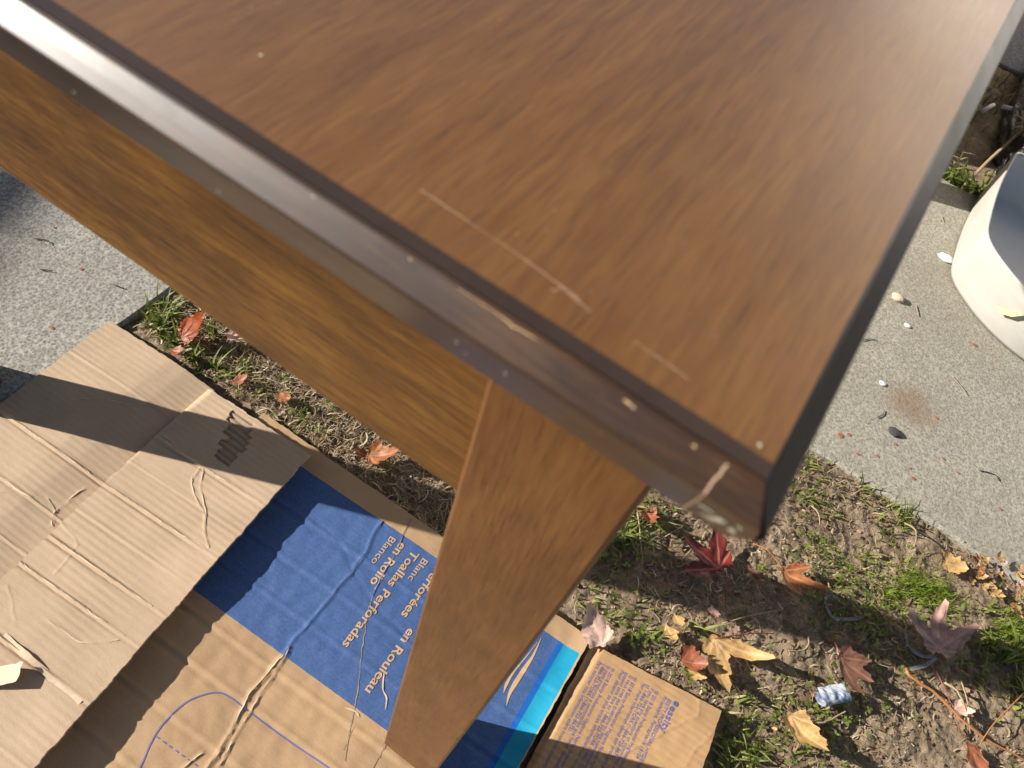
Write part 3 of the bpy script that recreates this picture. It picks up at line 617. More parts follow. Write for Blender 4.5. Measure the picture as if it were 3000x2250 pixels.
# ---------------------------------------------------------------- leaves
def leaf(name, label, x, y, size, ang, lobes, mat, curl=0.3, stem=None, smat='stem_red', z=0.006, tilt=(0, 0), cup=0.0, group=None, twist=0.0, seed=0):
    """lobes: (angle deg from the leaf's axis, length, half width)"""
    t = thing(name, label, 'leaf', (x, y, z), group); rr = random.Random(seed + int(x * 1000)); NA, NR = 96, 9
    def inside(r, th):
        for a, l, wd in lobes:
            d = th - math.radians(a); d = (d + math.pi) % math.tau - math.pi
            X, Y = r * math.cos(d), r * math.sin(d)
            if X <= 0 or X >= l: 
                continue
            tt = X / l; f = wd * (min(1, tt / .45) ** .75 if tt < .45 else ((1 - tt) / .55) ** .72)
            f *= 1 + .16 * math.sin(tt * 26 + a) * (tt > .3)
            if abs(Y) < f: return True
        return r < .10
    rad = []
    for k in range(NA):
        th = k * math.tau / NA; best = .08
        for s in range(50, 3, -1):
            if inside(s / 50, th): best = s / 50; break
        best *= 1 + .10 * noise.noise(Vector((k * .55, seed, 1))) + .05 * noise.noise(Vector((k * 1.9, seed, 2)))
        rad.append(best)
    V = [(0, 0, 0)]; K = [.8]; F = []
    for i in range(1, NR + 1):
        for k in range(NA):
            th = k * math.tau / NA; r = rad[k] * i / NR
            vein = 0
            for a, l, wd in lobes:
                d = (th - math.radians(a) + math.pi) % math.tau - math.pi
                if abs(r * math.sin(d)) < .012 + .01 and abs(d) < 1 : vein = .75
            fold = min([abs(((th - math.radians(a) + math.pi) % math.tau) - math.pi) for a, l, wd in lobes])
            zz = curl * r * r * .6 + (.35 + .5 * noise.noise(Vector((th, seed * 3.1, 0)))) * max(0, r - .5) ** 2 * 2.2 + .022 * noise.noise(Vector((r * math.cos(th) * 9, r * math.sin(th) * 9, seed))) + .10 * r * min(fold, .5) * 1.6 + .05 * noise.noise(Vector((r * math.cos(th) * 3 + seed, r * math.sin(th) * 3, seed))) + .06 * r * noise.noise(Vector((th * 2, r * 3, seed + 4)))
            X, Y = r * math.cos(th), r * math.sin(th)
            zz += twist * X * Y + cup * Y * Y + tilt[0] * X + tilt[1] * Y
            V.append((X, Y, zz)); K.append(vein)
    for k in range(NA): F.append((0, 1 + k, 1 + (k + 1) % NA))
    for i in range(NR - 1):
        for k in range(NA):
            a0 = 1 + i * NA; F.append((a0 + k, a0 + NA + k, a0 + NA + (k + 1) % NA, a0 + (k + 1) % NA))
    ca_, sa_ = math.cos(math.radians(ang)), math.sin(math.radians(ang)); mz = min(v[2] for v in V)
    W = [(x + size * (v[0] * ca_ - v[1] * sa_), y + size * (v[0] * sa_ + v[1] * ca_), z + size * (v[2] - mz)) for v in V]
    mk('blade', W, F, LM[mat], t, smooth=True, attr=K)
    if stem:
        P = smoothpath([W[0]] + [Vector((px, py, pz)) for px, py, pz in stem], 4); n_ = len(P)
        MB().tube(P, [.0011 - .0004 * i / n_ for i in range(n_)], 5).build('stem', LM[smat], t, smooth=True)
    return t
def dirang(x, y, X, Y): return math.degrees(math.atan2(Y - y, X - x)), math.hypot(X - x, Y - y)
a, d = dirang(.190, .600, .152, .652)
M3 = [(0, 1, .26), (62, .95, .22), (-55, .5, .2), (112, .9, .22)]
leaf('maple_leaf', 'dark crimson maple leaf on the soil below the table corner', .188, .600, .078, 126, [(0, .86, .19), (55, .90, .17), (97, .78, .18), (-38, .42, .17)], 'crimson', .28, [(.203, .592, .004), (.222, .55, .003), (.246, .525, .002)], tilt=(.12, .0), seed=1, z=.004)
leaf('maple_leaf', 'orange brown curled leaf on a long stem right of the crimson leaf', .268, .656, .062, -5, [(0, 1, .17), (45, .66, .16), (-38, .72, .16)], 'orange', .9, [(.25, .664, .010), (.232, .667, .012), (.214, .668, .004)], 'stem_orange', seed=2)
leaf('maple_leaf', 'large tan leaf with two long lobes right of the cardboard', .224, .501, .080, -57, [(0, .96, .20), (67, .98, .165), (-45, .34, .13), (28, .42, .16)], 'tan', .25, [(.238, .515, .010), (.265, .540, .010), (.292, .561, .006)], 'stem_red', tilt=(.0, .08), seed=3)
leaf('maple_leaf', 'large mauve three pointed maple leaf beside the bright grass', .502, .688, .074, 110, [(0, .93, .19), (50, .92, .165), (-48, .95, .19), (85, .3, .15), (-85, .35, .16)], 'mauve', .22, [(.508, .668, .003), (.535, .640, .003), (.566, .60, .002)], tilt=(.05, -.04), seed=4, z=.012)
leaf('maple_leaf', 'dark brown curled maple leaf behind the blue and white wrapper', .385, .590, .066, -18, [(0, .72, .19), (40, .60, .16), (-38, .85, .18), (95, .35, .15)], 'brown', .7, [(.376, .597, .01), (.365, .61, .005)], seed=5, z=.008)
leaf('tan_leaf', 'folded tan leaf below the blue and white wrapper', .352, .474, .054, -30, [(0, 1, .34), (38, .5, .25), (-40, .45, .25)], 'tan', .9, cup=.5, seed=6, z=.006)
leaf('pink_leaf', 'pale pink pointed leaf leaning on the cardboard corner', .100, .398, .052, 150, [(0, 1, .36), (40, .6, .25), (-42, .5, .25)], 'pink', .25, tilt=(.0, -.12), seed=7, z=.014)
leaf('red_leaf', 'small folded rust red leaf beside the square leg', .056, .612, .034, -60, [(0, 1, .42), (50, .5, .3)], 'rust', .9, cup=1.0, seed=8, z=.006)
leaf('red_leaf', 'shrivelled dark red leaf strip between crimson and orange leaves', .222, .628, .040, -45, [(0, 1, .14), (20, .7, .14)], 'brown', .9, cup=2.0, seed=9)
leaf('pink_leaf', 'small pinkish leaf upright in the leg shadow below the crimson leaf', .202, .541, .024, -70, [(0, 1, .4)], 'mauve', .4, tilt=(.5, 0), seed=10)
leaf('tan_leaf', 'tiny tan leaf, upper of two left of the large tan leaf', .163, .497, .020, -40, [(0, 1, .45)], 'tan', .5, tilt=(.2, .1), seed=11)
leaf('tan_leaf', 'tiny tan leaf, lower of two left of the large tan leaf', .160, .476, .026, -40, [(0, 1, .40)], 'tan', .4, tilt=(.2, .2), seed=12)
leaf('brown_leaf', 'small dark orange leaf under the large tan leaf near the cardboard edge', .199, .447, .030, 20, [(0, 1, .5), (60, .7, .4)], 'rust', .8, cup=.8, seed=13, z=.008)
leaf('tan_leaf', 'pale folded scrap of leaf beside the small dark orange leaf', .212, .444, .024, 0, [(0, 1, .4)], 'tan', .4, seed=14, z=.004)
leaf('orange_leaf', 'glowing orange leaf standing in grass at the cardboard corner', -.650, .402, .040, 70, [(0, 1, .42), (45, .72, .3), (-45, .6, .3)], 'flame', .3, tilt=(.7, 0), seed=15, z=.004)
leaf('pink_leaf', 'curled pinkish leaf in straw against the apron', -.606, .466, .052, -10, [(0, 1, .26), (50, .6, .2), (-45, .7, .22), (110, .5, .2)], 'pink', 1.1, seed=16)
leaf('brown_leaf', 'flat brown leaf scrap in straw left of the leg', -.480, .418, .026, 10, [(0, 1, .4)], 'orange', .3, seed=17)
leaf('orange_leaf', 'crumpled orange leaf on the soil above the blue band', -.312, .424, .044, 30, [(0, 1, .28), (50, .6, .22), (-48, .6, .22), (170, .5, .2)], 'orange', 1.2, cup=.5, seed=18)
leaf('brown_leaf', 'small brown leaf half buried in straw beside the raised flap', -.540, .392, .024, 60, [(0, 1, .4)], 'rust', .6, seed=19)
leaf('rust_leaf', 'small dark leaf tucked under the flap edge in the grass', -.648, .376, .026, 20, [(0, 1, .4)], 'rust', .6, seed=20)
leaf('pink_leaf', 'pink red leaf tip at the bottom right corner', .576, .590, .045, -50, [(0, 1, .35), (35, .5, .2)], 'rust', .4, seed=21)
leaf('pink_leaf', 'small pale pink leaf beside the orange twig', .548, .626, .022, 20, [(0, 1, .4), (60, .7, .3)], 'pink', .5, seed=22)
leaf('orange_leaf', 'single orange leaf scrap on soil left of the leaf pile', .480, .836, .034, 10, [(0, .9, .5), (70, .6, .4), (-70, .5, .4)], 'tan', .4, seed=23)
for i in range(40):
    x, y = random.uniform(.52, .605), random.uniform(.825, .90); y = min(y, .90 - .0)
    leaf('leaf_fragment', 'dry orange leaf fragment in the pile at the sidewalk edge', x, y, random.uniform(.006, .015), random.uniform(0, 360), [(0, 1, .45), (70, .6, .3), (-80, .5, .3)], random.choice(['tan', 'tan', 'tan', 'pink', 'orange']), .5, group='leaf fragments at the sidewalk edge', seed=30 + i, z=.006 + random.random() * .006)

# ---------------------------------------------------------------- twigs, litter and small finds
def rod(name, label, cat, P, r, mat, z=.006, group=None):
    Q = smoothpath([(p[0], p[1], p[2] if len(p) > 2 else z) for p in P], 5)
    Q = [q + Vector((random.uniform(-1, 1), random.uniform(-1, 1), random.uniform(-.5, .5))) * r * .35 for q in Q]
    n = len(Q); bb = MB().tube(Q, [r * (1 - .5 * i / n) for i in range(n)], 6)
    return tag(bb.build(name, mat, None, Q[0], True), label, cat, group)
rod('twig', 'long orange brown twig lying across the soil at lower right', 'twig', [(.470, .634), (.484, .627), (.520, .627), (.558, .617), (.593, .612), (.635, .617), (.68, .625)], .0024, LM['stem_orange'], .007)
rod('leaf_stalk', 'thin red stalk crossing the orange twig', 'stalk', [(.640, .725, .004), (.633, .712), (.599, .637, .012), (.589, .594, .006)], .0013, LM['stem_orange'])
rod('straw_stalk', 'pale upright straw stalk in the grass beside the leg', 'straw', [(.044, .600, .004), (.055, .588, .010), (.094, .530, .006)], .0016, M['straw'])
rod('straw_stalk', 'pale straw stalk in the shadow above the large tan leaf', 'straw', [(.225, .528), (.25, .558, .011), (.283, .594)], .0011, M['straw'])
rod('straw_stalk', 'hooked straw stalk right of the large tan leaf', 'straw', [(.336, .588), (.340, .576), (.333, .562), (.318, .552)], .0013, M['straw'])
rod('straw_stalk', 'pale straw stalk below the wrapper', 'straw', [(.374, .480), (.39, .489, .01), (.405, .508), (.416, .526)], .0018, M['straw'])
rod('straw_stalk', 'short straw stalk on bare soil under the table corner', 'straw', [(.267, .786), (.279, .778, .01), (.290, .763)], .0014, M['straw'])
rod('straw_stalk', 'grey green dry straw beside the orange twig', 'straw', [(.526, .652), (.546, .645, .012), (.572, .618)], .0020, M['straw'])
rod('straw_stalk', 'thin straw stalk parallel to the dry blade', 'straw', [(.548, .668), (.560, .642, .010), (.575, .606)], .0011, M['straw'])
rod('straw_stalk', 'straw stalk leaning against the tuft by the sidewalk', 'straw', [(.405, .86, .004), (.418, .845, .02), (.43, .828, .005)], .0014, M['straw'])
def shred(name, label, P, wd):
    Q = smoothpath([(x, y, .008 + .003 * noise.noise(Vector((x * 80, y * 80, 0)))) for x, y in P], 6); V = []; F = []; n = len(Q)
    for i, q in enumerate(Q):
        t = (Q[min(i + 1, n - 1)] - Q[max(i - 1, 0)]).normalized(); nn = Vector((-t.y, t.x, 0)); tw = 2.2 * noise.noise(Vector((i * .35, 2, 0)))
        for k in range(5):
            o_ = (k - 2) / 4 * wd * (1 + .5 * noise.noise(Vector((i * .7, 7, 0)))); V.append(q + nn * o_ * math.cos(tw) + Vector((0, 0, abs(o_) * math.sin(abs(tw)) + .0012 * noise.noise(Vector((i * 1.3, k * 1.7, 0))))))
    F = [(i * 5 + k, i * 5 + k + 1, i * 5 + k + 6, i * 5 + k + 5) for i in range(n - 1) for k in range(4)]
    return tag(mk(name, V, F, M['gauze'], None, Q[0], True), label, 'plastic shred')
shred('plastic_shred', 'grey twisted plastic shred in the leg shadow beside the orange leaf', [(.350, .668), (.341, .665), (.337, .655), (.345, .641), (.359, .637), (.375, .648), (.390, .660)], .0048)
shred('plastic_shred', 'grey twisted plastic shred curling round the mauve leaf', [(.456, .684), (.463, .667), (.486, .666), (.503, .677), (.495, .658), (.476, .636)], .0055)
# blue and white crushed wrapper: a rumpled half flattened cylinder
wr = []; F = []; nu, nv = 26, 30; A = Vector((.3755, .517, .013)); B = Vector((.404, .5455, .014)); ax = (B - A); side = Vector((ax.y, -ax.x, 0)).normalized()
for i in range(nu + 1):
    for k in range(nv):
        an = k * math.tau / nv; t = i / nu; q = A + ax * (t + .05 * math.sin(an * 2 + 1) * (1 if i in (0, nu) else 0)); r1 = .0118 * (1 + .12 * noise.noise(Vector((t * 5, an * 1.2, 0)))); r2 = .0070 * (1 + .3 * noise.noise(Vector((t * 6, an * 1.6, 5))))
        wr.append(q + side * r1 * math.cos(an) + Vector((0, 0, r2 * math.sin(an))))
F = [(i * nv + k, i * nv + (k + 1) % nv, (i + 1) * nv + (k + 1) % nv, (i + 1) * nv + k) for i in range(nu) for k in range(nv)]
tag(mk('wrapper', wr, F, M['wrap'], None, (.39, .53, 0), True), 'crushed blue and white foil wrapper lying in the weeds', 'wrapper')
def lump(name, label, cat, x, y, r, mat, flatn=.6, group=None, z=0.0, seed=0):
    bm = bmesh.new(); bmesh.ops.create_icosphere(bm, subdivisions=2, radius=1)
    V = [(x + r * v.co.x * (1 + .35 * noise.noise(v.co * 1.6 + Vector((seed, x * 9, 0)))), y + r * .75 * v.co.y * (1 + .3 * noise.noise(v.co * 2 + Vector((seed, 4, y)))), z + r * flatn * (v.co.z + .8)) for v in bm.verts]
    Fc = [[v.index for v in f.verts] for f in bm.faces]; bm.free()
    return tag(mk(name, V, Fc, mat, None, (x, y, z), False), label, cat, group)
lump('stone', 'small dark flat stone on the right concrete', 'stone', .340, 1.021, .013, M['stone'], .3, seed=1)
lump('crumb', 'beige pink crumb on the concrete beside the table edge', 'crumb', .251, 1.336, .013, M['paperback'], .5, seed=2)
lump('paper_scrap', 'white paper scrap on concrete beside the plastic tub', 'paper scrap', .303, 1.53, .017, M['white'], .25, seed=3)
lump('paper_scrap', 'white speck on concrete above the brown stain', 'paper scrap', .290, 1.11, .007, M['white'], .3, seed=4)
lump('paper_scrap', 'white speck on concrete below the beige crumb', 'paper scrap', .289, 1.282, .007, M['white'], .3, seed=5)
for i, (x, y, r) in enumerate(((.415, 1.334, .009), (.397, 1.107, .006), (.263, .950, .010), (.275, .962, .007), (.33, .955, .006), (.43, 1.03, .006), (.35, 1.0, .006), (.395, .955, .007), (.385, .97, .005), (.46, 1.02, .005), (-.86, .40, .006), (-.80, .30, .006), (-.955, .43, .005), (.30, .935, .006), (.54, 1.0, .006))):
    lump('leaf_scrap', 'tiny red leaf scrap lying on the concrete', 'leaf scrap', x, y, r * .62, M['redbit'], .14, 'red leaf scraps on the concrete', seed=6 + i)
for i, (P, lb) in enumerate((([(.396, 1.222), (.415, 1.211), (.432, 1.199)], 'pale straw bit on concrete right of the brown stain'), ([(.288, 1.347), (.300, 1.323)], 'short straw bit on concrete near the beige crumb'),
                             ([(.260, 1.658), (.270, 1.643)], 'short straw bit on concrete near the leg shadow'), ([(.227, 1.181), (.24, 1.196), (.252, 1.201)], 'dark twig bit on concrete against the table edge'),
                             ([(.305, 1.03), (.312, 1.045), (.309, 1.055)], 'curled dark twig bit on concrete above the stone'), ([(.49, 1.05), (.515, 1.06), (.525, 1.052)], 'thin dark twig bit at the right edge of the concrete'),
                             ([(-.955, .395), (-.94, .405), (-.93, .403)], 'small dark twig bit on the left concrete below the apron'), ([(-.90, .36), (-.885, .37)], 'dark twig bit in the middle of the left concrete'), ([(-.80, .41), (-.785, .415)], 'dark twig bit on the left concrete near the grass'))):
    rod('twig_bit', lb, 'twig', P, .0010, M['straw'] if i < 3 else M['stone'], .002)
for lb, P in (('white cigarette end in the shade behind the sidewalk, smaller one', ((.240, 2.135), (.257, 2.185))), ('white cigarette end in the shade beside the black bag', ((.280, 2.205), (.320, 2.222)))):
    tag(MB().tube([(P[0][0], P[0][1], .012), (P[1][0], P[1][1], .014)], .0055, 10).build('cigarette_end', M['white'], None, (*P[0], 0), True), lb, 'cigarette end')

# plastic tub ------------------------------------------------------------------------
base = [(.315, 1.80), (.312, 1.75), (.309, 1.67), (.311, 1.60), (.315, 1.54), (.320, 1.498), (.332, 1.470), (.354, 1.444), (.398, 1.407), (.452, 1.378), (.51, 1.362), (.60, 1.355), (.70, 1.37), (.76, 1.42), (.78, 1.5), (.78, 1.70), (.76, 1.77), (.7, 1.81), (.5, 1.825), (.34, 1.825)]
HT = .118; tu = thing('plastic_tub', 'pale grey plastic tub standing on the concrete', 'tub', (.55, 1.6, 0))
cx, cy = .55, 1.6
B2 = [Vector((p.x, p.y)) for p in smoothpath([(*p, 0) for p in base + base[:1]], 4)[:-1]]
def ring(off, z): return [(cx + (p.x - cx) * (1 + off), cy + (p.y - cy) * (1 + off), z) for p in B2]
rows = [ring(-.03, .004), ring(-.008, .002), ring(.0, .010), ring(.006, HT * .5), ring(.012, HT - .004), ring(.010, HT), ring(-.006, HT), ring(-.008, HT - .005)]
n = len(B2); V = [p for r in rows for p in r]; F = [(j * n + i, j * n + (i + 1) % n, (j + 1) * n + (i + 1) % n, (j + 1) * n + i) for j in range(len(rows) - 1) for i in range(n)]
F.append(tuple(i for i in range(n))[::-1])
tbw = mk('body', V, F, M['tub'], tu, smooth=True)
rows = [ring(-.008, HT - .005), ring(-.02, .02), ring(-.04, .012)]; V = [p for q in rows for p in q]; F = [(j * n + i, j * n + (i + 1) % n, (j + 1) * n + (i + 1) % n, (j + 1) * n + i) for j in range(2) for i in range(n)] + [tuple(2 * n + i for i in range(n))]
mk('lining', V, F, flat('grey_lining', (0.68, 0.66, 0.62), 0.6, 0.4, .1, 40), tu, smooth=True)
P = [(.405, 1.3935, .060), (.425, 1.3830, .072), (.437, 1.3775, .085), (.446, 1.3735, .083), (.436, 1.3775, .067), (.418, 1.3865, .055)]
mk('sticker', [(x - .004, y - .006, z) for x, y, z in P], [tuple(range(len(P)))], M['sticker'], tu)
# black bag --------------------------------------------------------------------------
V = []; nu, nv = 90, 40
for j in range(nv + 1):
    for i in range(nu):
        an = i * math.tau / nu; ph = j / nv * math.pi / 2; c_ = math.cos(ph) ** .4; s_ = math.sin(ph); co, si = math.cos(an), math.sin(an)
        q = Vector((co, si, s_)); k = 1 + .05 * noise.noise(q * 3) + .03 * noise.noise(q * 9) + .018 * noise.noise(q * 22)
        V.append((.60 + .30 * c_ * math.copysign(abs(co) ** .5, co) * k, 2.26 + .42 * c_ * math.copysign(abs(si) ** .5, si) * k, -.01 + .13 * s_ * (k + .2 * noise.noise(q * 6))))
F = [(j * nu + i, j * nu + (i + 1) % nu, (j + 1) * nu + (i + 1) % nu, (j + 1) * nu + i) for j in range(nv) for i in range(nu)]
tag(mk('rubbish_bag', V, F, M['bag'], None, (.60, 2.33, 0), True), 'shiny black plastic rubbish bag slumped behind the tub', 'bag')
dg = thing('dry_grass_stalk', 'dry grass stalk leaning against the black bag', 'dry grass', (.279, 1.816, 0))
MB().tube(smoothpath([(.279, 1.816, 0), (.295, 1.90, .03), (.318, 1.99, .06), (.332, 2.05, .085)]), .0035, 6).build('stem', M['straw'], dg)
b = MB()
for i in range(40):
    p = Vector((.326 + random.uniform(-.008, .008), 2.02 + random.uniform(-.04, .05), .078)); q = p + Vector((random.uniform(-.03, .03), random.uniform(-.05, .06), random.uniform(-.01, .03)))
    b.tube([p, (p + q) / 2 + Vector((0, 0, .01)), q], .0018, 4)
b.build('seed_head', M['straw'], dg)
# unseen carton beyond the table and board fence at left, added to cast shade
bx = thing('shade_carton', 'large closed carton standing beyond the table, shading the verge', 'carton', (-.5, 2.5, 0))
MB().box(-.85, -.05, 1.80, 3.3, 0.001, .70, .004).build('body', M['box2'], bx); MB().box(-.85, -.05, 2.60, 2.66, .701, .703).build('tape', M['tape'], bx)
fn = thing('shade_fence', 'tall board fence left of the concrete path casting its shadow', 'fence', (-5.5, -1.4, 0))
sh = Vector((sd.x, sd.y, 0)).normalized(); pr = Vector((-sh.y, sh.x, 0)); c0 = Vector((-.995, .44, 0)) + sh * (2.15 / math.tan(EL))
for i in range(-22, 23):
    p = c0 + pr * i * .16; hh = 2.15
    V = [p + pr * sx * .074 + sh * sy * .012 + Vector((0, 0, zz)) for zz in (-.05, hh) for sy in (0, 1) for sx in (-1, 1)]
    MB().add(V, [(0, 2, 3, 1), (4, 5, 7, 6), (0, 1, 5, 4), (2, 6, 7, 3), (0, 4, 6, 2), (1, 3, 7, 5)]).build('board', M['fence'], fn)
for zz in (.4, 1.75):
    V = [c0 + pr * sx * 3.6 + sh * (.014 + sy * .04) + Vector((0, 0, zz + dz)) for dz in (0, .09) for sy in (0, 1) for sx in (-1, 1)]
    MB().add(V, [(0, 2, 3, 1), (4, 5, 7, 6), (0, 1, 5, 4), (2, 6, 7, 3), (0, 4, 6, 2), (1, 3, 7, 5)]).build('rail', M['fence'], fn)

# ---------------------------------------------------------------- ground cover (uncountable)
def covered(x, y):
    if y < .42 and -.76 < x < .085 and y < .385: return True
    if .085 < x < .285 and y < .40 + .12 * (x - .085): return True
    return False
def gz(x, y): return soilz(x, y) if (.30 < y < .893 and -.745 < x < .80) else -.012
class Blades:
    def __init__(s): s.V = []; s.F = []
    def blade(s, x, y, h, wd, ang, lean, seg=4, z=None):
        z = gz(x, y) if z is None else z; dx, dy = math.cos(ang), math.sin(ang); px, py = -dy, dx; b = len(s.V); tw = random.uniform(-.6, .6)
        for i in range(seg + 1):
            t = i / seg; w_ = wd * (1 - t ** 1.8) * .5 + .00008; o_ = lean * h * t * t; zz = z + h * t * (1 - .35 * lean * t) - .003
            cx_ = math.cos(tw * t); s.V += [(x + dx * o_ + px * w_ * cx_, y + dy * o_ + py * w_ * cx_, zz + w_ * math.sin(tw * t)), (x + dx * o_ - px * w_ * cx_, y + dy * o_ - py * w_ * cx_, zz - w_ * math.sin(tw * t))]
        s.F += [(b + 2 * i, b + 2 * i + 1, b + 2 * i + 3, b + 2 * i + 2) for i in range(seg)]
    def lying(s, x, y, L, wd, ang, lift):
        b = len(s.V); z0 = gz(x, y) + lift; bend = random.uniform(-.9, .9); n_ = 4
        for i in range(n_ + 1):
            t = i / n_ - .5; a_ = ang + bend * t; X, Y = x + L * t * math.cos(a_), y + L * t * math.sin(a_); w_ = wd * (.5 - .6 * abs(t) ** 2)
            zz = max(z0 + random.uniform(-.001, .001) + L * .12 * (random.random() - .4) * abs(t), gz(X, Y) + .0008)
            s.V += [(X - math.sin(a_) * w_, Y + math.cos(a_) * w_, zz), (X + math.sin(a_) * w_, Y - math.cos(a_) * w_, zz + wd * .3)]
        s.F += [(b + 2 * i, b + 2 * i + 1, b + 2 * i + 3, b + 2 * i + 2) for i in range(n_)]
    def leaflet(s, x, y, z, r, ang, tilt):
        b = len(s.V); dx, dy = math.cos(ang), math.sin(ang)
        for k in range(7):
            a_ = k * math.tau / 7; u, v = r * (1 + math.cos(a_)), r * .75 * math.sin(a_); s.V.append((x + dx * u - dy * v, y + dy * u + dx * v, z + tilt * u + .2 * abs(v)))
        s.F.append(tuple(b + k for k in range(7)))
    def build(s, name, mat, label, cat): return tag(mk(name, s.V, s.F, mat, smooth=True), label, cat, None, 'stuff')
gr = Blades(); ms = Blades(); wd_ = Blades(); stw = Blades()
def tufts(B, cx, cy, r, n, h, wdt, lean=(.3, 1.1)):
    for _ in range(int(n * (.62 if cx > .08 and B is gr else 1))):
        a_ = random.uniform(0, math.tau); d_ = r * abs(random.gauss(0, .55)); x, y = cx + d_ * math.cos(a_), cy + d_ * math.sin(a_)
        if covered(x, y) or y > .90 or x < -.74: continue
        B.blade(x, y, h * random.uniform(.5, 1.3), wdt * random.uniform(.6, 1.3), random.uniform(0, math.tau), random.uniform(*lean))
for c in ((-.70, .405, .035, 55, .035, .0042), (-.66, .395, .03, 40, .034, .004), (-.715, .43, .03, 40, .03, .004), (-.62, .395, .03, 38, .032, .004), (-.585, .40, .035, 40, .03, .0038), (-.55, .41, .04, 30, .026, .0035), (-.64, .45, .05, 30, .026, .0035),
          (-.49, .42, .05, 26, .022, .003), (-.43, .425, .05, 24, .022, .003), (-.38, .42, .04, 10, .018, .003), (-.28, .43, .03, 14, .02, .0025), (-.16, .42, .05, 8, .02, .002),
          (.05, .56, .05, 90, .034, .004), (.07, .61, .04, 60, .032, .004), (.03, .50, .05, 60, .03, .004), (.10, .47, .05, 30, .022, .003), (.13, .455, .03, 18, .03, .0035), (.19, .50, .02, 10, .038, .0035), (.06, .44, .04, 30, .022, .003),
          (.29, .40, .045, 90, .026, .0032), (.33, .41, .05, 70, .024, .003), (.31, .375, .04, 80, .026, .0035), (.36, .40, .05, 40, .022, .003), (.40, .46, .06, 40, .02, .0028), (.30, .46, .05, 40, .02, .003), (.42, .53, .04, 20, .02, .003),
          (.26, .80, .05, 50, .02, .0028), (.24, .86, .04, 60, .022, .003), (.30, .80, .04, 24, .022, .003), (.33, .885, .02, 26, .028, .004), (.405, .872, .018, 60, .032, .0035), (.385, .83, .03, 30, .026, .0035), (.375, .878, .03, 30, .022, .003),
          (.31, .72, .05, 60, .018, .003), (.35, .70, .04, 50, .018, .003), (.40, .70, .05, 60, .018, .003), (.36, .655, .05, 50, .02, .0035), (.42, .665, .04, 50, .022, .004), (.34, .62, .05, 24, .018, .003), (.25, .57, .06, 20, .016, .003),
          (.58, .76, .05, 90, .034, .005), (.62, .76, .05, 90, .036, .0055), (.64, .72, .05, 80, .036, .0055), (.58, .70, .05, 40, .026, .004), (.60, .83, .05, 40, .022, .004), (.655, .60, .03, 18, .03, .005), (.68, .63, .03, 18, .03, .005), (.44, .62, .04, 14, .018, .003)):
    tufts(gr, *c)
for c in ((.455, .775, .045, 420, .020, .0016), (.49, .785, .04, 260, .020, .0016), (.42, .735, .045, 220, .016, .0016), (.60, .80, .045, 320, .022, .0018), (.64, .815, .04, 220, .022, .0018), (.345, .735, .03, 80, .013, .0016), (.30, .745, .03, 70, .012, .0016), (.38, .775, .03, 80, .013, .0016)):
    tufts(ms, *c)
for _ in range(420):                                                    # sparse blades everywhere
    x, y = random.uniform(-.72, .72), random.uniform(.38, .885)
    if covered(x, y) or noise.noise(Vector((x * 9, y * 9, 3))) < .02: continue
    gr.blade(x, y, random.uniform(.006, .018), random.uniform(.0014, .003), random.uniform(0, math.tau), random.uniform(.4, 1.4))
def clover(x, y, n, r):
    for _ in range(int(n * .7)):
        a_ = random.uniform(0, math.tau); d_ = r * random.random() ** .7; X, Y = x + d_ * math.cos(a_), y + d_ * math.sin(a_)
        if covered(X, Y) or Y > .89: continue
        z = gz(X, Y) + random.uniform(.003, .013); q = random.uniform(0, math.tau)
        for k in range(3): wd_.leaflet(X, Y, z, random.uniform(.0016, .0032), q + k * math.tau / 3, random.uniform(-.2, .35))
for x, y, n, r in ((.13, .45, 22, .03), (.155, .44, 20, .025), (.35, .50, 40, .05), (.38, .47, 46, .05), (.41, .55, 34, .04), (.43, .50, 26, .05), (.33, .43, 50, .06), (.29, .40, 50, .05), (.29, .72, 28, .04), (.35, .71, 32, .05), (.33, .66, 20, .04), (.26, .64, 10, .03), (.24, .80, 18, .04), (.44, .66, 34, .05), (.38, .68, 34, .05), (.50, .74, 22, .04), (.08, .53, 20, .05), (.22, .44, 20, .03), (.27, .53, 12, .05), (.45, .82, 16, .05), (-.5, .41, 16, .05), (-.42, .42, 16, .04), (.47, .58, 12, .05), (.55, .72, 30, .05)):
    clover(x, y, n, r)
for _ in range(10500):                                                   # dead grass, thick left of the leg, thin elsewhere
    if random.random() < .45: x, y, L = random.uniform(-.72, .0), .385 + abs(random.gauss(0, .075)), random.uniform(.007, .028)
    else: x, y, L = random.uniform(-.0, .78), random.uniform(.36, .888), random.uniform(.004, .020)
    if covered(x, y) or y > .888: continue
    if x > 0 and noise.noise(Vector((x * 8, y * 8, 11))) < -.05 and random.random() < .8: continue
    stw.lying(x, y, L, random.uniform(.0007, .0021), random.gauss(.3, 1.2), random.uniform(.0005, .006))
for _ in range(240):                                                    # upright dry wisps
    x, y = random.choice([(-.55, .41), (-.5, .40), (-.2, .42), (-.12, .43), (.06, .58), (-.62, .42), (.32, .84), (.28, .86), (-.33, .41)]); x += random.gauss(0, .05); y += abs(random.gauss(0, .025))
    if covered(x, y) or y > .885: continue
    stw.blade(x, y, random.uniform(.012, .034), random.uniform(.001, .0022), random.uniform(0, math.tau), random.uniform(.6, 1.6))
for _ in range(900):                                                    # verge behind the sidewalk
    x, y = random.uniform(.15, .75), random.uniform(1.80, 2.44); B = gr if random.random() < .6 else stw
    dens = 1 if (y < 1.9 and x < .36) else (.8 if 2.15 < y < 2.4 else .25)
    if random.random() < dens: B.blade(x, y, random.uniform(.02, .055), random.uniform(.004, .008), random.uniform(0, math.tau), random.uniform(.3, 1.2), z=-.012)
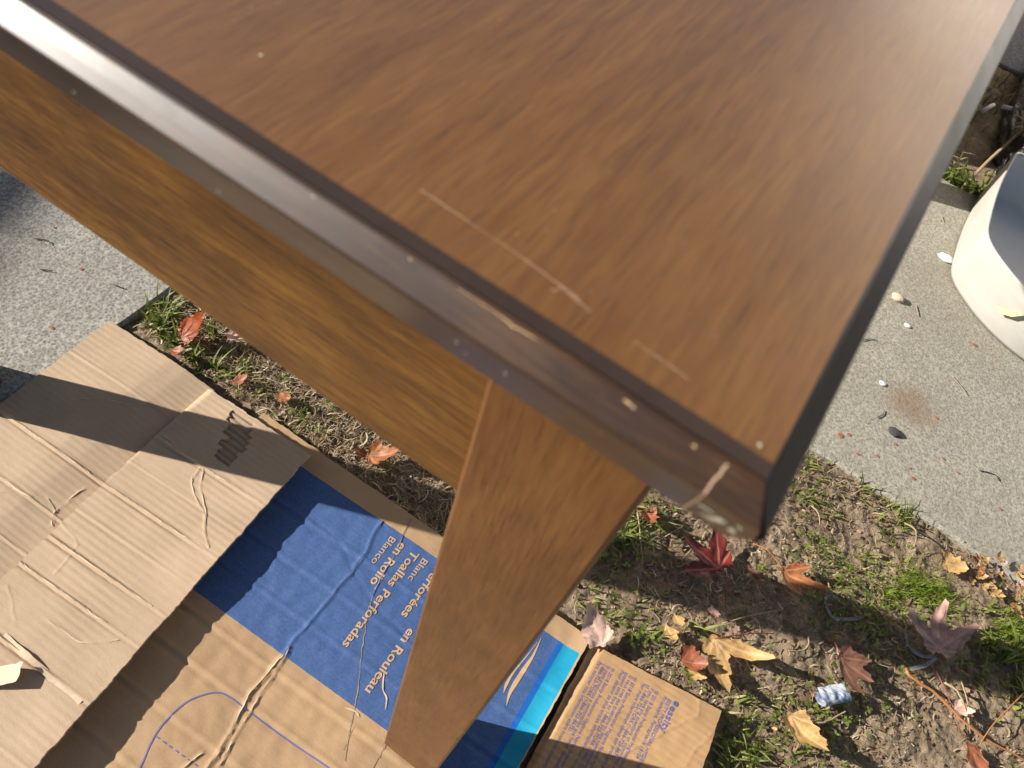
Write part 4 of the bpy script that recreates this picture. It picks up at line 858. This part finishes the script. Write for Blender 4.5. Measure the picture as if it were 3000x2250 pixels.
for _ in range(90): gr.blade(random.uniform(.21, .32), random.uniform(1.805, 1.85), random.uniform(.025, .06), random.uniform(.005, .010), random.uniform(0, math.tau), random.uniform(.4, 1.2), z=-.010)
gr.build('grass', M['grass'], 'green grass blades growing through the bare soil', 'grass')
ms.build('fine_grass', M['moss'], 'bright fine grass cushions near the mauve leaf', 'grass')
wd_.build('weeds', M['weed'], 'low clover like weeds spread over the soil', 'weeds')
stw.build('dry_straw', M['straw'], 'dead grass and straw bits littering the soil', 'straw')
# leaf crumbs: little flat flakes
fl = Blades()
for _ in range(1500):
    x, y = random.uniform(-.72, .75), random.uniform(.37, .895)
    if covered(x, y): continue
    r_ = random.uniform(.0012, .0042); z = gz(x, y) + random.uniform(.001, .004); n_ = 6; b0 = len(fl.V); q = random.uniform(0, math.tau)
    tx, ty = random.gauss(0, .35), random.gauss(0, .35)
    for k in range(n_):
        a_ = q + k * math.tau / n_; rr_ = r_ * random.uniform(.45, 1.2); u, v = rr_ * math.cos(a_) * 1.3, rr_ * math.sin(a_); fl.V.append((x + u, y + v, z + tx * u + ty * v))
    fl.F.append(tuple(b0 + k for k in range(n_)))
fl.build('leaf_crumbs', island('leaf_crumbs', [(0, (0.10, 0.055, 0.03)), (0.4, (0.22, 0.11, 0.055)), (0.8, (0.36, 0.21, 0.11)), (1, (0.5, 0.33, 0.2))], .8, .1), 'brown crumbs of dry leaves littering the soil', 'leaf crumbs')
# soil crumbs
bm = bmesh.new(); bmesh.ops.create_icosphere(bm, subdivisions=1, radius=1); IV = [v.co.copy() for v in bm.verts]; IF = [[v.index for v in f.verts] for f in bm.faces]; bm.free()
V = []; F = []
for _ in range(9500):
    x, y = random.uniform(-.72, .80), random.uniform(.37, .90); r = .0007 + .0022 * random.random() ** 3
    if covered(x, y): continue
    b0 = len(V); z = gz(x, y) if y < .893 else .0005; s1, s2 = random.uniform(.6, 1.3), random.uniform(.6, 1.3)
    if y > .893: r *= .6
    V += [(x + r * s1 * v.x * random.uniform(.7, 1.2), y + r * s2 * v.y * random.uniform(.7, 1.2), z + r * .6 * (v.z + .5)) for v in IV]; F += [tuple(b0 + i for i in f) for f in IF]
tag(mk('soil_crumbs', V, F, M['clod']), 'loose crumbs of dry soil scattered over the ground', 'soil', None, 'stuff')
